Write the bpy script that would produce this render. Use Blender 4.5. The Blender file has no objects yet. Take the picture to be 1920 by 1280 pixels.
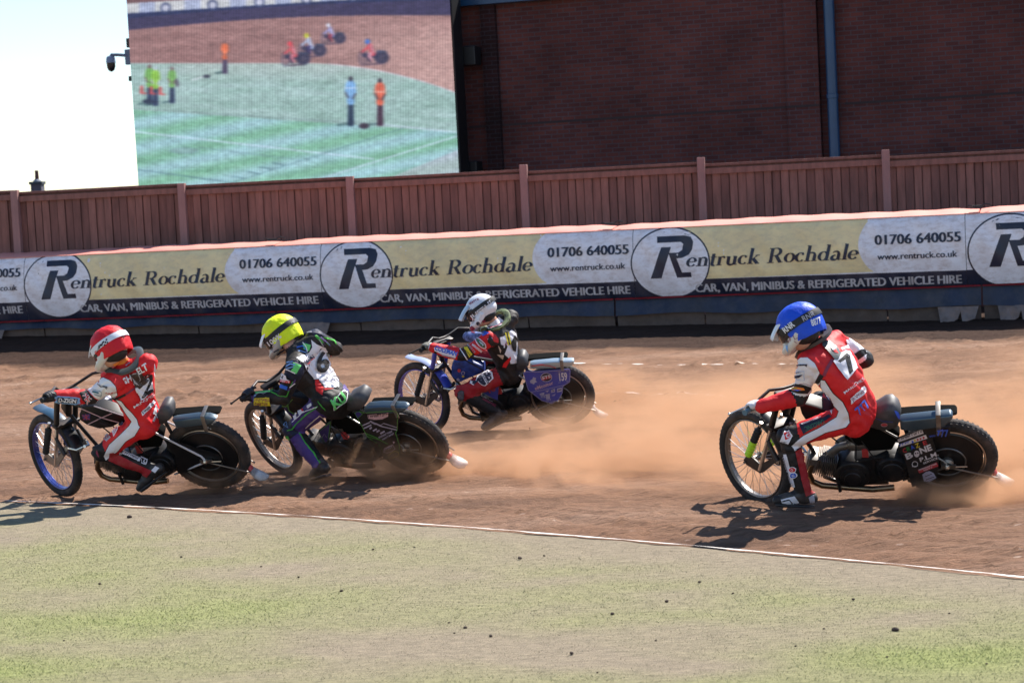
import bpy, bmesh, math, random
import numpy as np
from mathutils import Vector, Matrix
from mathutils.bvhtree import BVHTree
random.seed(7); RNG = np.random.default_rng(11)
R = math.radians
SC = bpy.context.scene
COL = SC.collection

# ------------------------------------------------------------------ camera
CAM_H, CAM_PITCH, CAM_ROLL, CAM_F = 2.275, R(4.098), R(3.0), 4000.0
PW, PH = 1920, 1280
_fw = np.array([0, math.cos(CAM_PITCH), -math.sin(CAM_PITCH)])
_r0 = np.array([1.0, 0, 0]); _u0 = np.cross(_r0, _fw)
_rt = math.cos(CAM_ROLL)*_r0 - math.sin(CAM_ROLL)*_u0
_up = math.sin(CAM_ROLL)*_r0 + math.cos(CAM_ROLL)*_u0
EYE = np.array([0, 0, CAM_H])
cd = bpy.data.cameras.new('camera'); cam = bpy.data.objects.new('camera', cd); COL.objects.link(cam)
cam.matrix_world = Matrix(((_rt[0], _up[0], -_fw[0], EYE[0]), (_rt[1], _up[1], -_fw[1], EYE[1]),
                           (_rt[2], _up[2], -_fw[2], EYE[2]), (0, 0, 0, 1)))
cd.sensor_width = 36.0; cd.lens = CAM_F/PW*36.0; cd.clip_start = 0.1; cd.clip_end = 3000
cd.dof.use_dof = True; cd.dof.focus_distance = 16.0; cd.dof.aperture_fstop = 5.0
SC.camera = cam

def ray(px, py):
    d = _fw + _rt*(px-PW/2)/CAM_F + _up*(PH/2-py)/CAM_F
    return d/np.linalg.norm(d)
def proj(p):
    d = np.asarray(p, float)-EYE; z = d@_fw
    return np.stack([PW/2+CAM_F*(d@_rt)/z, PH/2-CAM_F*(d@_up)/z], -1)
def ground_at(px, py, z=0.0):
    d = ray(px, py); return EYE+d*((z-EYE[2])/d[2])
def at_depth(px, py, Y):
    d = ray(px, py); return EYE+d*(Y/d[1])

# ------------------------------------------------------------------ world, sun, exposure
SUN_EL, SUN_AZ = R(52), R(42)          # azimuth measured from +Y towards +X
world = bpy.data.worlds.new('World'); SC.world = world; world.use_nodes = True
wn = world.node_tree; bg = wn.nodes['Background']
sky = wn.nodes.new('ShaderNodeTexSky'); sky.sky_type = 'NISHITA'; sky.sun_disc = False
sky.sun_elevation = SUN_EL; sky.sun_rotation = SUN_AZ; sky.air_density = 1.0; sky.dust_density = 0.0; sky.ozone_density = 3.0
wn.links.new(sky.outputs[0], bg.inputs[0]); bg.inputs[1].default_value = 0.092
sd = bpy.data.lights.new('sun', 'SUN'); sun = bpy.data.objects.new('sun', sd); COL.objects.link(sun)
sd.energy = 4.9; sd.angle = R(0.55); sd.color = (1.0, 0.94, 0.86)
sdir = Vector((math.sin(SUN_AZ)*math.cos(SUN_EL), math.cos(SUN_AZ)*math.cos(SUN_EL), math.sin(SUN_EL)))
sun.rotation_euler = sdir.to_track_quat('Z', 'Y').to_euler(); sun.location = (20, 30, 40)
SC.view_settings.view_transform = 'Standard'; SC.view_settings.look = 'None'
SC.view_settings.exposure = 1.02; SC.view_settings.gamma = 1.0
SC.cycles.max_bounces = 8; SC.cycles.volume_bounces = 1; SC.cycles.use_denoising = True
SC.cycles.volume_step_rate = 0.6; SC.cycles.volume_max_steps = 256

# ------------------------------------------------------------------ helpers
def lin(c):
    return tuple(((v/255.0)/12.92 if v/255.0 <= .04045 else ((v/255.0+.055)/1.055)**2.4) for v in c[:3])
_MATS = {}
def mat(name, col, rough=.6, metal=0.0, var=.12, scale=6.0, bump=0.0, bscale=40.0, dirt=0.0, dcol=(.30, .17, .11),
        dscale=5.0, coat=0.0, spec=.5, emit=None, estr=1.0, coord='Object', stretch=None):
    if name in _MATS: return _MATS[name]
    m = bpy.data.materials.new(name); m.use_nodes = True; nt = m.node_tree; N = nt.nodes; L = nt.links
    b = N['Principled BSDF']; _MATS[name] = m
    b.inputs['Roughness'].default_value = rough; b.inputs['Metallic'].default_value = metal
    b.inputs['Specular IOR Level'].default_value = spec
    if coat: b.inputs['Coat Weight'].default_value = coat; b.inputs['Coat Roughness'].default_value = .08
    tc = N.new('ShaderNodeTexCoord'); out = tc.outputs[coord]
    if stretch:
        mp = N.new('ShaderNodeMapping'); mp.inputs['Scale'].default_value = stretch; L.new(out, mp.inputs[0]); out = mp.outputs[0]
    nz = N.new('ShaderNodeTexNoise'); nz.inputs['Scale'].default_value = scale; nz.inputs['Detail'].default_value = 6; nz.inputs['Roughness'].default_value = .65
    L.new(out, nz.inputs['Vector'])
    rp = N.new('ShaderNodeMapRange'); rp.inputs['From Min'].default_value = .3; rp.inputs['From Max'].default_value = .7
    rp.inputs['To Min'].default_value = 1-var; rp.inputs['To Max'].default_value = 1+var; L.new(nz.outputs[0], rp.inputs[0])
    mul = N.new('ShaderNodeMix'); mul.data_type = 'RGBA'; mul.blend_type = 'MULTIPLY'; mul.inputs[0].default_value = 1.0
    mul.inputs[6].default_value = (*col, 1); L.new(rp.outputs[0], mul.inputs[7]); cur = mul.outputs[2]
    if dirt > 0:
        dn = N.new('ShaderNodeTexNoise'); dn.inputs['Scale'].default_value = dscale; dn.inputs['Detail'].default_value = 8; dn.inputs['Roughness'].default_value = .7
        L.new(out, dn.inputs['Vector'])
        dr = N.new('ShaderNodeMapRange'); dr.inputs['From Min'].default_value = .45; dr.inputs['From Max'].default_value = .72
        dr.inputs['To Min'].default_value = 0; dr.inputs['To Max'].default_value = dirt; L.new(dn.outputs[0], dr.inputs[0])
        mx = N.new('ShaderNodeMix'); mx.data_type = 'RGBA'; L.new(dr.outputs[0], mx.inputs[0]); L.new(cur, mx.inputs[6]); mx.inputs[7].default_value = (*dcol, 1); cur = mx.outputs[2]
    L.new(cur, b.inputs['Base Color'])
    if bump > 0:
        bn = N.new('ShaderNodeTexNoise'); bn.inputs['Scale'].default_value = bscale; bn.inputs['Detail'].default_value = 6; L.new(out, bn.inputs['Vector'])
        bp = N.new('ShaderNodeBump'); bp.inputs['Strength'].default_value = min(1, bump); bp.inputs['Distance'].default_value = .01; L.new(bn.outputs[0], bp.inputs['Height']); L.new(bp.outputs[0], b.inputs['Normal'])
    if emit:
        b.inputs['Emission Color'].default_value = (*emit, 1); b.inputs['Emission Strength'].default_value = estr
    return m

class MB:
    """collects shapes, then links them as one mesh object"""
    def __init__(s): s.v = []; s.f = []; s.mi = []; s.mats = []
    def slot(s, m):
        if m is None: return 0
        if m not in s.mats: s.mats.append(m)
        return s.mats.index(m)
    def add(s, v, f, m=None):
        b = len(s.v); k = s.slot(m)
        s.v += [tuple(map(float, p)) for p in v]; s.f += [tuple(b+i for i in q) for q in f]; s.mi += [k]*len(f); return s
    def box(s, c, h, M=None, m=None):
        P = np.array([[x, y, z] for x in (-1, 1) for y in (-1, 1) for z in (-1, 1)], float)*np.array(h)
        if M is not None: P = P@np.asarray(M).T
        return s.add(P+np.array(c), [(0, 1, 3, 2), (4, 6, 7, 5), (0, 4, 5, 1), (2, 3, 7, 6), (0, 2, 6, 4), (1, 5, 7, 3)], m)
    def tube(s, pts, rad, seg=10, m=None, cap=True, flat=None):
        pts = [np.array(p, float) for p in pts]; n = len(pts)
        rad = [rad]*n if np.isscalar(rad) else list(rad)
        T = [pts[min(i+1, n-1)]-pts[max(i-1, 0)] for i in range(n)]; T = [t/max(np.linalg.norm(t), 1e-9) for t in T]
        a = np.array([0, 0, 1.0]) if abs(T[0][2]) < .9 else np.array([1.0, 0, 0])
        e1 = np.cross(T[0], a); e1 /= np.linalg.norm(e1); V = []
        for i in range(n):
            e1 = e1-T[i]*(e1@T[i]); e1 /= max(np.linalg.norm(e1), 1e-9); e2 = np.cross(T[i], e1)
            for j in range(seg):
                t = 2*math.pi*j/seg; c2 = 1 if flat is None else flat
                V.append(pts[i]+rad[i]*(math.cos(t)*e1+c2*math.sin(t)*e2))
        F = [(i*seg+j, i*seg+(j+1) % seg, (i+1)*seg+(j+1) % seg, (i+1)*seg+j) for i in range(n-1) for j in range(seg)]
        if cap: F += [tuple(range(seg))[::-1], tuple((n-1)*seg+j for j in range(seg))]
        return s.add(V, F, m)
    def capsule(s, a, b, ra, rb, seg=14, m=None):
        a = np.array(a, float); b = np.array(b, float); d = b-a; l = np.linalg.norm(d); d = d/max(l, 1e-9)
        P = []; Rr = []
        for k in range(5):
            t = math.pi/2*k/4.6; P.append(a-d*ra*math.cos(t)); Rr.append(max(ra*math.sin(t), ra*.05))
        for k in range(6): P.append(a+d*l*k/5); Rr.append(ra+(rb-ra)*k/5)
        for k in range(4, -1, -1):
            t = math.pi/2*k/4.6; P.append(b+d*rb*math.cos(t)); Rr.append(max(rb*math.sin(t), rb*.05))
        return s.tube(P, Rr, seg, m)
    def ellipsoid(s, c, M, seg=20, rings=12, m=None):
        M = np.asarray(M, float); V = []; F = []
        for i in range(rings+1):
            th = math.pi*min(max(i/rings, .004), .996)
            for j in range(seg):
                ph = 2*math.pi*j/seg
                V.append(np.array(c)+M@np.array([math.sin(th)*math.cos(ph), math.sin(th)*math.sin(ph), math.cos(th)]))
        F = [(i*seg+j, i*seg+(j+1) % seg, (i+1)*seg+(j+1) % seg, (i+1)*seg+j) for i in range(rings) for j in range(seg)]
        F += [tuple(range(seg))[::-1], tuple(rings*seg+j for j in range(seg))]
        F = [q[::-1] for q in F]
        return s.add(V, F, m)
    def torus(s, c, n, Rm, rt, seg=64, sub=14, m=None, sq=1.0):
        n = np.array(n, float); n /= np.linalg.norm(n); a = np.array([0, 0, 1.0]) if abs(n[2]) < .9 else np.array([1.0, 0, 0])
        e1 = np.cross(n, a); e1 /= np.linalg.norm(e1); e2 = np.cross(n, e1); V = []
        for i in range(seg):
            t = 2*math.pi*i/seg; d = math.cos(t)*e1+math.sin(t)*e2
            for j in range(sub):
                p = 2*math.pi*j/sub; V.append(np.array(c)+d*(Rm+rt*math.cos(p))+n*rt*sq*math.sin(p))
        F = [(i*sub+j, ((i+1) % seg)*sub+j, ((i+1) % seg)*sub+(j+1) % sub, i*sub+(j+1) % sub) for i in range(seg) for j in range(sub)]
        return s.add(V, F, m)
    def disc(s, c, n, prof, seg=48, m=None, cap=True):
        """lathe: prof = [(radius, offset along n), ...]"""
        n = np.array(n, float); n /= np.linalg.norm(n); a = np.array([0, 0, 1.0]) if abs(n[2]) < .9 else np.array([1.0, 0, 0])
        e1 = np.cross(n, a); e1 /= np.linalg.norm(e1); e2 = np.cross(n, e1); V = []
        for r_, o_ in prof:
            for j in range(seg):
                t = 2*math.pi*j/seg; V.append(np.array(c)+n*o_+max(r_, 1e-4)*(math.cos(t)*e1+math.sin(t)*e2))
        k = len(prof)
        F = [(i*seg+j, i*seg+(j+1) % seg, (i+1)*seg+(j+1) % seg, (i+1)*seg+j) for i in range(k-1) for j in range(seg)]
        if cap: F += [tuple(range(seg))[::-1], tuple((k-1)*seg+j for j in range(seg))]
        return s.add(V, F, m)
    def prism(s, poly, y0, y1, m=None, inset=0.0):
        """poly in (x,z); extruded along y"""
        n = len(poly); P = np.array(poly, float); c = P.mean(0)
        Q = c+(P-c)*(1-inset) if inset else P
        V = [(p[0], y0, p[1]) for p in (Q if inset else P)]+[(p[0], y1, p[1]) for p in (Q if inset else P)]
        F = [tuple(range(n))[::-1] if y1 > y0 else tuple(range(n)), tuple(range(n, 2*n)) if y1 > y0 else tuple(range(n, 2*n))[::-1]]
        if inset:
            b = 2*n; e = (y1-y0)*.18
            V += [(p[0], y0+e, p[1]) for p in P]+[(p[0], y1-e, p[1]) for p in P]
            for i in range(n):
                j = (i+1) % n
                F += [(i, j, b+j, b+i), (b+i, b+j, b+n+j, b+n+i), (b+n+i, b+n+j, n+j, n+i)]
        else:
            F += [(i, (i+1) % n, n+(i+1) % n, n+i) for i in range(n)]
        return s.add(V, F, m)
    def xf(s, Rm, t):
        P = np.array(s.v)@np.asarray(Rm).T+np.asarray(t); s.v = [tuple(p) for p in P]; return s
    def build(s, name, m=None, parent=None, smooth=40, bevel=0.0, recalc=True):
        me = bpy.data.meshes.new(name); me.from_pydata(s.v, [], s.f)
        mats = s.mats if s.mats else [m]
        for q in mats: me.materials.append(q)
        if len(mats) > 1: me.polygons.foreach_set('material_index', s.mi)
        if recalc:
            bm = bmesh.new(); bm.from_mesh(me); bmesh.ops.recalc_face_normals(bm, faces=bm.faces)
            if bevel:
                eds = [e for e in bm.edges if len(e.link_faces) == 2 and e.calc_face_angle(0) > R(35)]
                bmesh.ops.bevel(bm, geom=eds, offset=bevel, segments=2, affect='EDGES', profile=.6, clamp_overlap=True)
            bm.to_mesh(me); bm.free()
        if smooth:
            me.shade_smooth(); me.set_sharp_from_angle(angle=R(smooth))
        o = bpy.data.objects.new(name, me); COL.objects.link(o)
        if parent: o.parent = parent
        return o

def tag(o, label=None, cat=None, group=None, kind=None):
    if label: o['label'] = label
    if cat: o['category'] = cat
    if group: o['group'] = group
    if kind: o['kind'] = kind
    return o
def empty(name, loc=(0, 0, 0), M=None):
    o = bpy.data.objects.new(name, None); COL.objects.link(o); o.empty_display_size = .2
    if M is not None: o.matrix_world = M
    else: o.location = loc
    return o

def _hash(ix, iy, seed):
    h = (ix.astype(np.int64)*374761393+iy.astype(np.int64)*668265263+seed*2147483647) & 0x7fffffff
    h = ((h ^ (h >> 13))*1274126177) & 0x7fffffff
    return ((h ^ (h >> 16)) & 0xffff)/65535.0
def vnoise(x, y, seed=0, oct=4, gain=.5):
    x = np.asarray(x, float); y = np.asarray(y, float); t = 0; a = 1; n = 0
    for o in range(oct):
        ix = np.floor(x); iy = np.floor(y); fx = x-ix; fy = y-iy; fx = fx*fx*(3-2*fx); fy = fy*fy*(3-2*fy)
        v = (_hash(ix, iy, seed+o)*(1-fx)+_hash(ix+1, iy, seed+o)*fx)*(1-fy)+(_hash(ix, iy+1, seed+o)*(1-fx)+_hash(ix+1, iy+1, seed+o)*fx)*fy
        t = t+a*v; n += a; a *= gain; x = x*2.03+17.1; y = y*2.03+5.7
    return t/n

def grid_obj(name, V, nx, ny, m, smooth=True):
    me = bpy.data.meshes.new(name)
    i = np.arange(nx-1)[None, :]+np.arange(ny-1)[:, None]*nx
    F = np.stack([i, i+1, i+1+nx, i+nx], -1).reshape(-1, 4)
    me.vertices.add(len(V)); me.vertices.foreach_set('co', np.asarray(V, np.float32).ravel())
    me.loops.add(F.size); me.loops.foreach_set('vertex_index', F.ravel().astype(np.int32))
    me.polygons.add(len(F)); me.polygons.foreach_set('loop_start', np.arange(0, F.size, 4, dtype=np.int32))
    me.materials.append(m); me.update(calc_edges=True)
    if smooth: me.shade_smooth()
    o = bpy.data.objects.new(name, me); COL.objects.link(o); return o

# 2-D shapes: triangulated, split to short edges, mapped onto surfaces
_TXT = {}
def text2d(body, bold=0.0):
    """text as triangles in a 1-high box; returns verts (n,2), tris; width returned"""
    key = (body, bold)
    if key not in _TXT:
        cu = bpy.data.curves.new('lettering', 'FONT'); cu.body = body; cu.size = 1.0; cu.offset = bold; cu.resolution_u = 3
        ob = bpy.data.objects.new('lettering', cu); COL.objects.link(ob)
        dg = bpy.context.evaluated_depsgraph_get(); dg.update()
        me = bpy.data.meshes.new_from_object(ob.evaluated_get(dg)); me.calc_loop_triangles()
        v = np.array([q.co[:2] for q in me.vertices]); t = np.array([tuple(q.vertices) for q in me.loop_triangles])
        bpy.data.objects.remove(ob); bpy.data.curves.remove(cu); bpy.data.meshes.remove(me)
        mn = v.min(0); mx = v.max(0)
        base = 0.0; cap = .70
        v = np.stack([(v[:, 0]-mn[0])/(mx[0]-mn[0]), (v[:, 1]-base)/cap], 1)
        _TXT[key] = (v, t, (mx[0]-mn[0])/cap)
    return _TXT[key]
def text_at(body, p0, p1, h, up=None, bold=0.0, flip=False):
    """fit text between 2-D points p0 (baseline start) and p1 (baseline end); h = cap height along up"""
    v, t, w = text2d(body, bold); p0 = np.array(p0, float); p1 = np.array(p1, float); d = p1-p0
    if up is None:
        n = np.array([d[1], -d[0]]); up = n/np.linalg.norm(n)
    up = np.array(up, float)*h
    return p0+v[:, :1]*d+v[:, 1:]*up, t
def poly2d(pts):
    bm = bmesh.new(); vs = [bm.verts.new((p[0], p[1], 0)) for p in pts]; f = bm.faces.new(vs)
    bmesh.ops.triangulate(bm, faces=[f]); bm.verts.index_update()
    v = np.array([q.co[:2] for q in bm.verts]); t = np.array([[x.index for x in q.verts] for q in bm.faces]); bm.free(); return v, t
def stroke2d(pts, w):
    """ribbon along a polyline; w scalar or per point"""
    P = [np.array(p, float) for p in pts]; n = len(P); w = [w]*n if np.isscalar(w) else w; V = []
    for i in range(n):
        d = P[min(i+1, n-1)]-P[max(i-1, 0)]; d /= max(np.linalg.norm(d), 1e-9); q = np.array([-d[1], d[0]])
        V += [P[i]+q*w[i]/2, P[i]-q*w[i]/2]
    T = []
    for i in range(n-1): T += [(2*i, 2*i+1, 2*i+3), (2*i, 2*i+3, 2*i+2)]
    return np.array(V), np.array(T)
def circle2d(c, rx, ry=None, n=32, a=0):
    ry = rx if ry is None else ry
    t = np.linspace(0, 2*math.pi, n, endpoint=False); x = rx*np.cos(t); y = ry*np.sin(t)
    return np.stack([c[0]+x*math.cos(a)-y*math.sin(a), c[1]+x*math.sin(a)+y*math.cos(a)], 1)
def refine(v, t, L):
    bm = bmesh.new(); vs = [bm.verts.new((p[0], p[1], 0)) for p in v]
    for q in t:
        try: bm.faces.new([vs[i] for i in q])
        except ValueError: pass
    for _ in range(7):
        e = [x for x in bm.edges if x.calc_length() > L]
        if not e: break
        bmesh.ops.subdivide_edges(bm, edges=e, cuts=1); bmesh.ops.triangulate(bm, faces=[f for f in bm.faces if len(f.verts) > 3])
    bm.verts.index_update()
    v = np.array([q.co[:2] for q in bm.verts]); t = np.array([[x.index for x in q.verts] for q in bm.faces]); bm.free(); return v, t
# ------------------------------------------------------------------ ground, track, infield
IN = np.polyfit([-4.11, -3.15, -1.93, -.07, .73, 1.63, 2.71], [16.75, 16.13, 15.39, 13.93, 13.26, 12.43, 11.47], 2)
def inner_y(x): return np.polyval(IN, np.clip(x, -9, 7))+np.where(x < -9, (x+9)*-.55, 0)+np.where(x > 7, (x-7)*-1.1, 0)
WK, WY, WN = -.28, 31.35, math.hypot(1, .28)
def wall_gap(x, y): return (WY+WK*x-y)/WN            # metres in front of the barrier
def bank(x, y):
    w = wall_gap(x, y); s = np.clip((6-x)/13, 0, 1.1); zb = .13+.21*s
    return zb*np.clip(1-w/2.6, 0, 1.15)**1.25
def track_z(x, y):
    x = np.asarray(x, float); y = np.asarray(y, float)
    # along/across the racing line
    a = (x-.75*0)*.93-(y)*.36; c = x*.36+y*.93
    w = wall_gap(x, y); g = y-inner_y(x)
    rough = np.clip((w-1.0)/1.5, 0, 1)*np.clip((10.5-w)/3.0, 0, 1)
    z = bank(x, y)
    z = z+rough*((vnoise(a*1.6, c*2.6, 3, 3, .6)-.5)*.07+np.clip(vnoise(x*3.6, y*3.0, 61, 4, .65)-.5, 0, 1)*.24*np.clip(vnoise(a*.5, c*.9, 71, 2)*2.2-.6, .15, 1))
    z = z+(vnoise(a*1.2, c*6, 9, 4, .55)-.5)*.022
    z = z+(vnoise(x*9, y*9, 21, 3, .6)-.5)*.018+(vnoise(x*26, y*26, 23, 3, .65)-.5)*.014*(.4+vnoise(x*1.3, y*2.2, 27, 2)*1.2)
    z = z+np.clip(vnoise(x*13, y*13, 29, 2)-.70, 0, 1)*.10*np.clip(1.6-g*.35, .15, 1)
    for g0, dp, wd in ((.95, .020, .10), (1.5, .012, .07), (2.35, .016, .12), (3.3, .012, .08), (4.6, .018, .14), (6.4, .015, .12)):
        gg = g-g0-(vnoise(x*.35+g0*9, x*0+g0, 91, 2)-.5)*.9; z = z-dp*np.exp(-(gg/wd)**2)+dp*.6*np.exp(-((gg-wd*1.9)/wd)**2)
    edge = np.clip(1-np.abs(g-.45)/.45, 0, 1)
    z = z-edge*.035+edge*(vnoise(x*6, y*6, 33, 3, .6)-.5)*.08
    z = z+np.clip((w-2.0)*10, 0, 1)*np.clip((2.6-w)*3, 0, 1)*.03*vnoise(a*3, c*3, 5, 3)
    return z-.012
def dirt_material():
    m = bpy.data.materials.new('shale_dirt'); m.use_nodes = True; nt = m.node_tree; N = nt.nodes; L = nt.links; b = N['Principled BSDF']
    b.inputs['Roughness'].default_value = .95; b.inputs['Specular IOR Level'].default_value = .15
    tc = N.new('ShaderNodeTexCoord')
    def nz(scale, stretch, det=6, ro=.6):
        mp = N.new('ShaderNodeMapping'); mp.inputs['Scale'].default_value = stretch; mp.inputs['Rotation'].default_value = (0, 0, R(18))
        L.new(tc.outputs['Object'], mp.inputs[0]); n = N.new('ShaderNodeTexNoise'); n.inputs['Scale'].default_value = scale
        n.inputs['Detail'].default_value = det; n.inputs['Roughness'].default_value = ro; L.new(mp.outputs[0], n.inputs['Vector']); return n.outputs[0]
    def ramp(src, stops):
        r = N.new('ShaderNodeValToRGB'); e = r.color_ramp.elements
        while len(e) < len(stops): e.new(.5)
        for q, (p, c) in zip(e, stops): q.position = p; q.color = (*c, 1)
        L.new(src, r.inputs[0]); return r.outputs[0]
    big = ramp(nz(.75, (.16, 1.5, 1), 8, .62), [(.33, (.185, .106, .070)), (.5, (.285, .160, .100)), (.68, (.37, .232, .160))])
    fine = ramp(nz(14, (.28, 1.7, 1), 8, .7), [(.28, (.34, .32, .32)), (.5, (.92, .92, .92)), (.75, (1.3, 1.25, 1.22))])
    mx = N.new('ShaderNodeMix'); mx.data_type = 'RGBA'; mx.blend_type = 'MULTIPLY'; mx.inputs[0].default_value = .85
    L.new(big, mx.inputs[6]); L.new(fine, mx.inputs[7])
    # pale crumbs and dark damp clods
    vo = N.new('ShaderNodeTexVoronoi'); vo.inputs['Scale'].default_value = 9; mp = N.new('ShaderNodeMapping'); mp.inputs['Scale'].default_value = (.6, 1.5, 1); L.new(tc.outputs['Object'], mp.inputs[0]); L.new(mp.outputs[0], vo.inputs['Vector'])
    sp = N.new('ShaderNodeMapRange'); sp.inputs['From Min'].default_value = .10; sp.inputs['From Max'].default_value = .18; sp.inputs['To Min'].default_value = .55; sp.inputs['To Max'].default_value = 0; L.new(vo.outputs['Distance'], sp.inputs[0])
    m2 = N.new('ShaderNodeMix'); m2.data_type = 'RGBA'; L.new(sp.outputs[0], m2.inputs[0]); L.new(mx.outputs[2], m2.inputs[6])
    cc = ramp(vo.outputs['Color'], [(.3, (.13, .075, .055)), (.62, (.28, .17, .12)), (.85, (.62, .47, .38))]); L.new(cc, m2.inputs[7])
    wt = N.new('ShaderNodeAttribute'); wt.attribute_name = 'wall_dark'; m3 = N.new('ShaderNodeMix'); m3.data_type = 'RGBA'; m3.blend_type = 'MULTIPLY'; L.new(wt.outputs['Fac'], m3.inputs[0]); L.new(m2.outputs[2], m3.inputs[6]); m3.inputs[7].default_value = (.20, .19, .21, 1)  # base colour multiplied darker in the strip beside the barrier
    L.new(m3.outputs[2], b.inputs['Base Color'])
    bp = N.new('ShaderNodeBump'); bp.inputs['Strength'].default_value = 1; bp.inputs['Distance'].default_value = .05
    L.new(nz(30, (.6, 1.4, 1), 8, .7), bp.inputs['Height']); L.new(bp.outputs[0], b.inputs['Normal'])
    return m
M_DIRT = dirt_material()
nx, ny = 620, 720
yr = 9.0+28.5*np.linspace(0, 1, ny)**1.35; gy = np.tile(yr[:, None], (1, nx)); gx = np.linspace(-1, 1, nx)[None, :]*(yr*.31+2.2)[:, None]
w_ = wall_gap(gx, gy); wall_dark = np.clip((2.35-w_+(vnoise(gx*.9, gy*2, 88, 3)-.5)*1.0)/.55, 0, 1)  # dirt colour turns darker towards the barrier foot, with a ragged edge
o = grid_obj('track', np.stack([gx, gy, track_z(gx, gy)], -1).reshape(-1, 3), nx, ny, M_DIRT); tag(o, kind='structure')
a = o.data.attributes.new('wall_dark', 'FLOAT', 'POINT'); a.data.foreach_set('value', wall_dark.astype(np.float32).ravel())
gm = mat('earth', (.20, .15, .11), .95, var=.25, scale=.6)
xs = np.linspace(-1500, 1500, 41); gx, gy = np.meshgrid(xs, xs)
o = grid_obj('ground', np.stack([gx, gy, np.full_like(gx, -.16)], -1).reshape(-1, 3), 41, 41, gm); tag(o, kind='structure')

def grass_patch(x, y):
    """0 = worn tan turf, 1 = green"""
    g = y-inner_y(x)
    p = vnoise(x*.42+3.1, y*.42*1.9+.7, 41, 4, .55)
    p = np.clip((p-.30)/.42, 0, 1)
    p = p*np.clip((-g-.25)/1.2, 0.05, 1)
    return np.clip(.12+.88*p, 0, 1)
def infield_material():
    m = bpy.data.materials.new('worn_turf'); m.use_nodes = True; nt = m.node_tree; N = nt.nodes; L = nt.links; b = N['Principled BSDF']
    b.inputs['Roughness'].default_value = .95; b.inputs['Specular IOR Level'].default_value = .1
    at = N.new('ShaderNodeAttribute'); at.attribute_name = 'turf'
    r = N.new('ShaderNodeValToRGB'); e = r.color_ramp.elements; e[0].color = (.275, .222, .178, 1); e[1].color = (.26, .285, .115, 1); L.new(at.outputs['Fac'], r.inputs[0])
    tc = N.new('ShaderNodeTexCoord'); mp = N.new('ShaderNodeMapping'); mp.inputs['Scale'].default_value = (.38, 1.5, 1); L.new(tc.outputs['Object'], mp.inputs[0])
    n = N.new('ShaderNodeTexNoise'); n.inputs['Scale'].default_value = 30; n.inputs['Detail'].default_value = 8; n.inputs['Roughness'].default_value = .75; L.new(mp.outputs[0], n.inputs['Vector'])
    r2 = N.new('ShaderNodeValToRGB'); e = r2.color_ramp.elements; e[0].position = .3; e[0].color = (.55, .55, .55, 1); e[1].position = .72; e[1].color = (1.25, 1.22, 1.16, 1); L.new(n.outputs[0], r2.inputs[0])
    mx = N.new('ShaderNodeMix'); mx.data_type = 'RGBA'; mx.blend_type = 'MULTIPLY'; mx.inputs[0].default_value = 1; L.new(r.outputs[0], mx.inputs[6]); L.new(r2.outputs[0], mx.inputs[7]); L.new(mx.outputs[2], b.inputs['Base Color'])
    bp = N.new('ShaderNodeBump'); bp.inputs['Strength'].default_value = .8; bp.inputs['Distance'].default_value = .02; L.new(n.outputs[0], bp.inputs['Height']); L.new(bp.outputs[0], b.inputs['Normal'])
    return m
nx, ny = 260, 220
u = np.linspace(-9, 7, nx); vv = np.linspace(0, 1, ny)**1.3
gx = np.tile(u, (ny, 1)); top = inner_y(u)[None, :]; gy = top*(1-vv[:, None])+(-12)*vv[:, None]
gz = .022+(vnoise(gx*3, gy*3, 51, 3)-.5)*.014
gz[0, :] = -.06; gy[0, :] = gy[1, :]+.01
o = grid_obj('infield', np.stack([gx, gy, gz], -1).reshape(-1, 3), nx, ny, infield_material()); tag(o, kind='structure')
a = o.data.attributes.new('turf', 'FLOAT', 'POINT'); a.data.foreach_set('value', grass_patch(gx, gy).astype(np.float32).ravel())
# short grass
nb = 420000
by = 8.3+RNG.random(nb)**.85*9; bx = (RNG.random(nb)-.5)*2*(by*.25+.35)
keep = (by < inner_y(bx)-.06); bx, by = bx[keep], by[keep]
gp = grass_patch(bx, by); keep = RNG.random(len(bx)) < .35+.65*gp; bx, by, gp = bx[keep], by[keep], gp[keep]; n = len(bx)
h = (.004+.009*RNG.random(n))*(.6+.7*gp); an = RNG.random(n)*2*math.pi; wd = .0012+.0014*RNG.random(n)
lean = h*(.5+.9*RNG.random(n)); la = RNG.normal(0, .5, n)+math.pi*(RNG.random(n) > .5)
z0 = .022+(vnoise(bx*3, by*3, 51, 3)-.5)*.014-.002
V = np.empty((n, 3, 3)); V[:, 0] = np.stack([bx-wd*np.cos(an), by-wd*np.sin(an), z0], 1); V[:, 1] = np.stack([bx+wd*np.cos(an), by+wd*np.sin(an), z0], 1)
V[:, 2] = np.stack([bx+lean*np.cos(la), by+lean*np.sin(la), z0+h], 1)
me = bpy.data.meshes.new('grass'); me.vertices.add(3*n); me.vertices.foreach_set('co', V.astype(np.float32).ravel())
me.loops.add(3*n); me.loops.foreach_set('vertex_index', np.arange(3*n, dtype=np.int32)); me.polygons.add(n); me.polygons.foreach_set('loop_start', np.arange(0, 3*n, 3, dtype=np.int32))
gm = bpy.data.materials.new('grass_blade'); gm.use_nodes = True; b = gm.node_tree.nodes['Principled BSDF']; b.inputs['Roughness'].default_value = .8; b.inputs['Specular IOR Level'].default_value = .2
at = gm.node_tree.nodes.new('ShaderNodeAttribute'); at.attribute_name = 'tint'; gm.node_tree.links.new(at.outputs['Color'], b.inputs['Base Color'])
me.materials.append(gm); me.update(calc_edges=True)
dry = np.array([.33, .275, .20]); grn = np.array([.285, .325, .125]); k = np.clip(gp*1.1-.15+RNG.normal(0, .28, n), 0, 1)[:, None]
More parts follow.
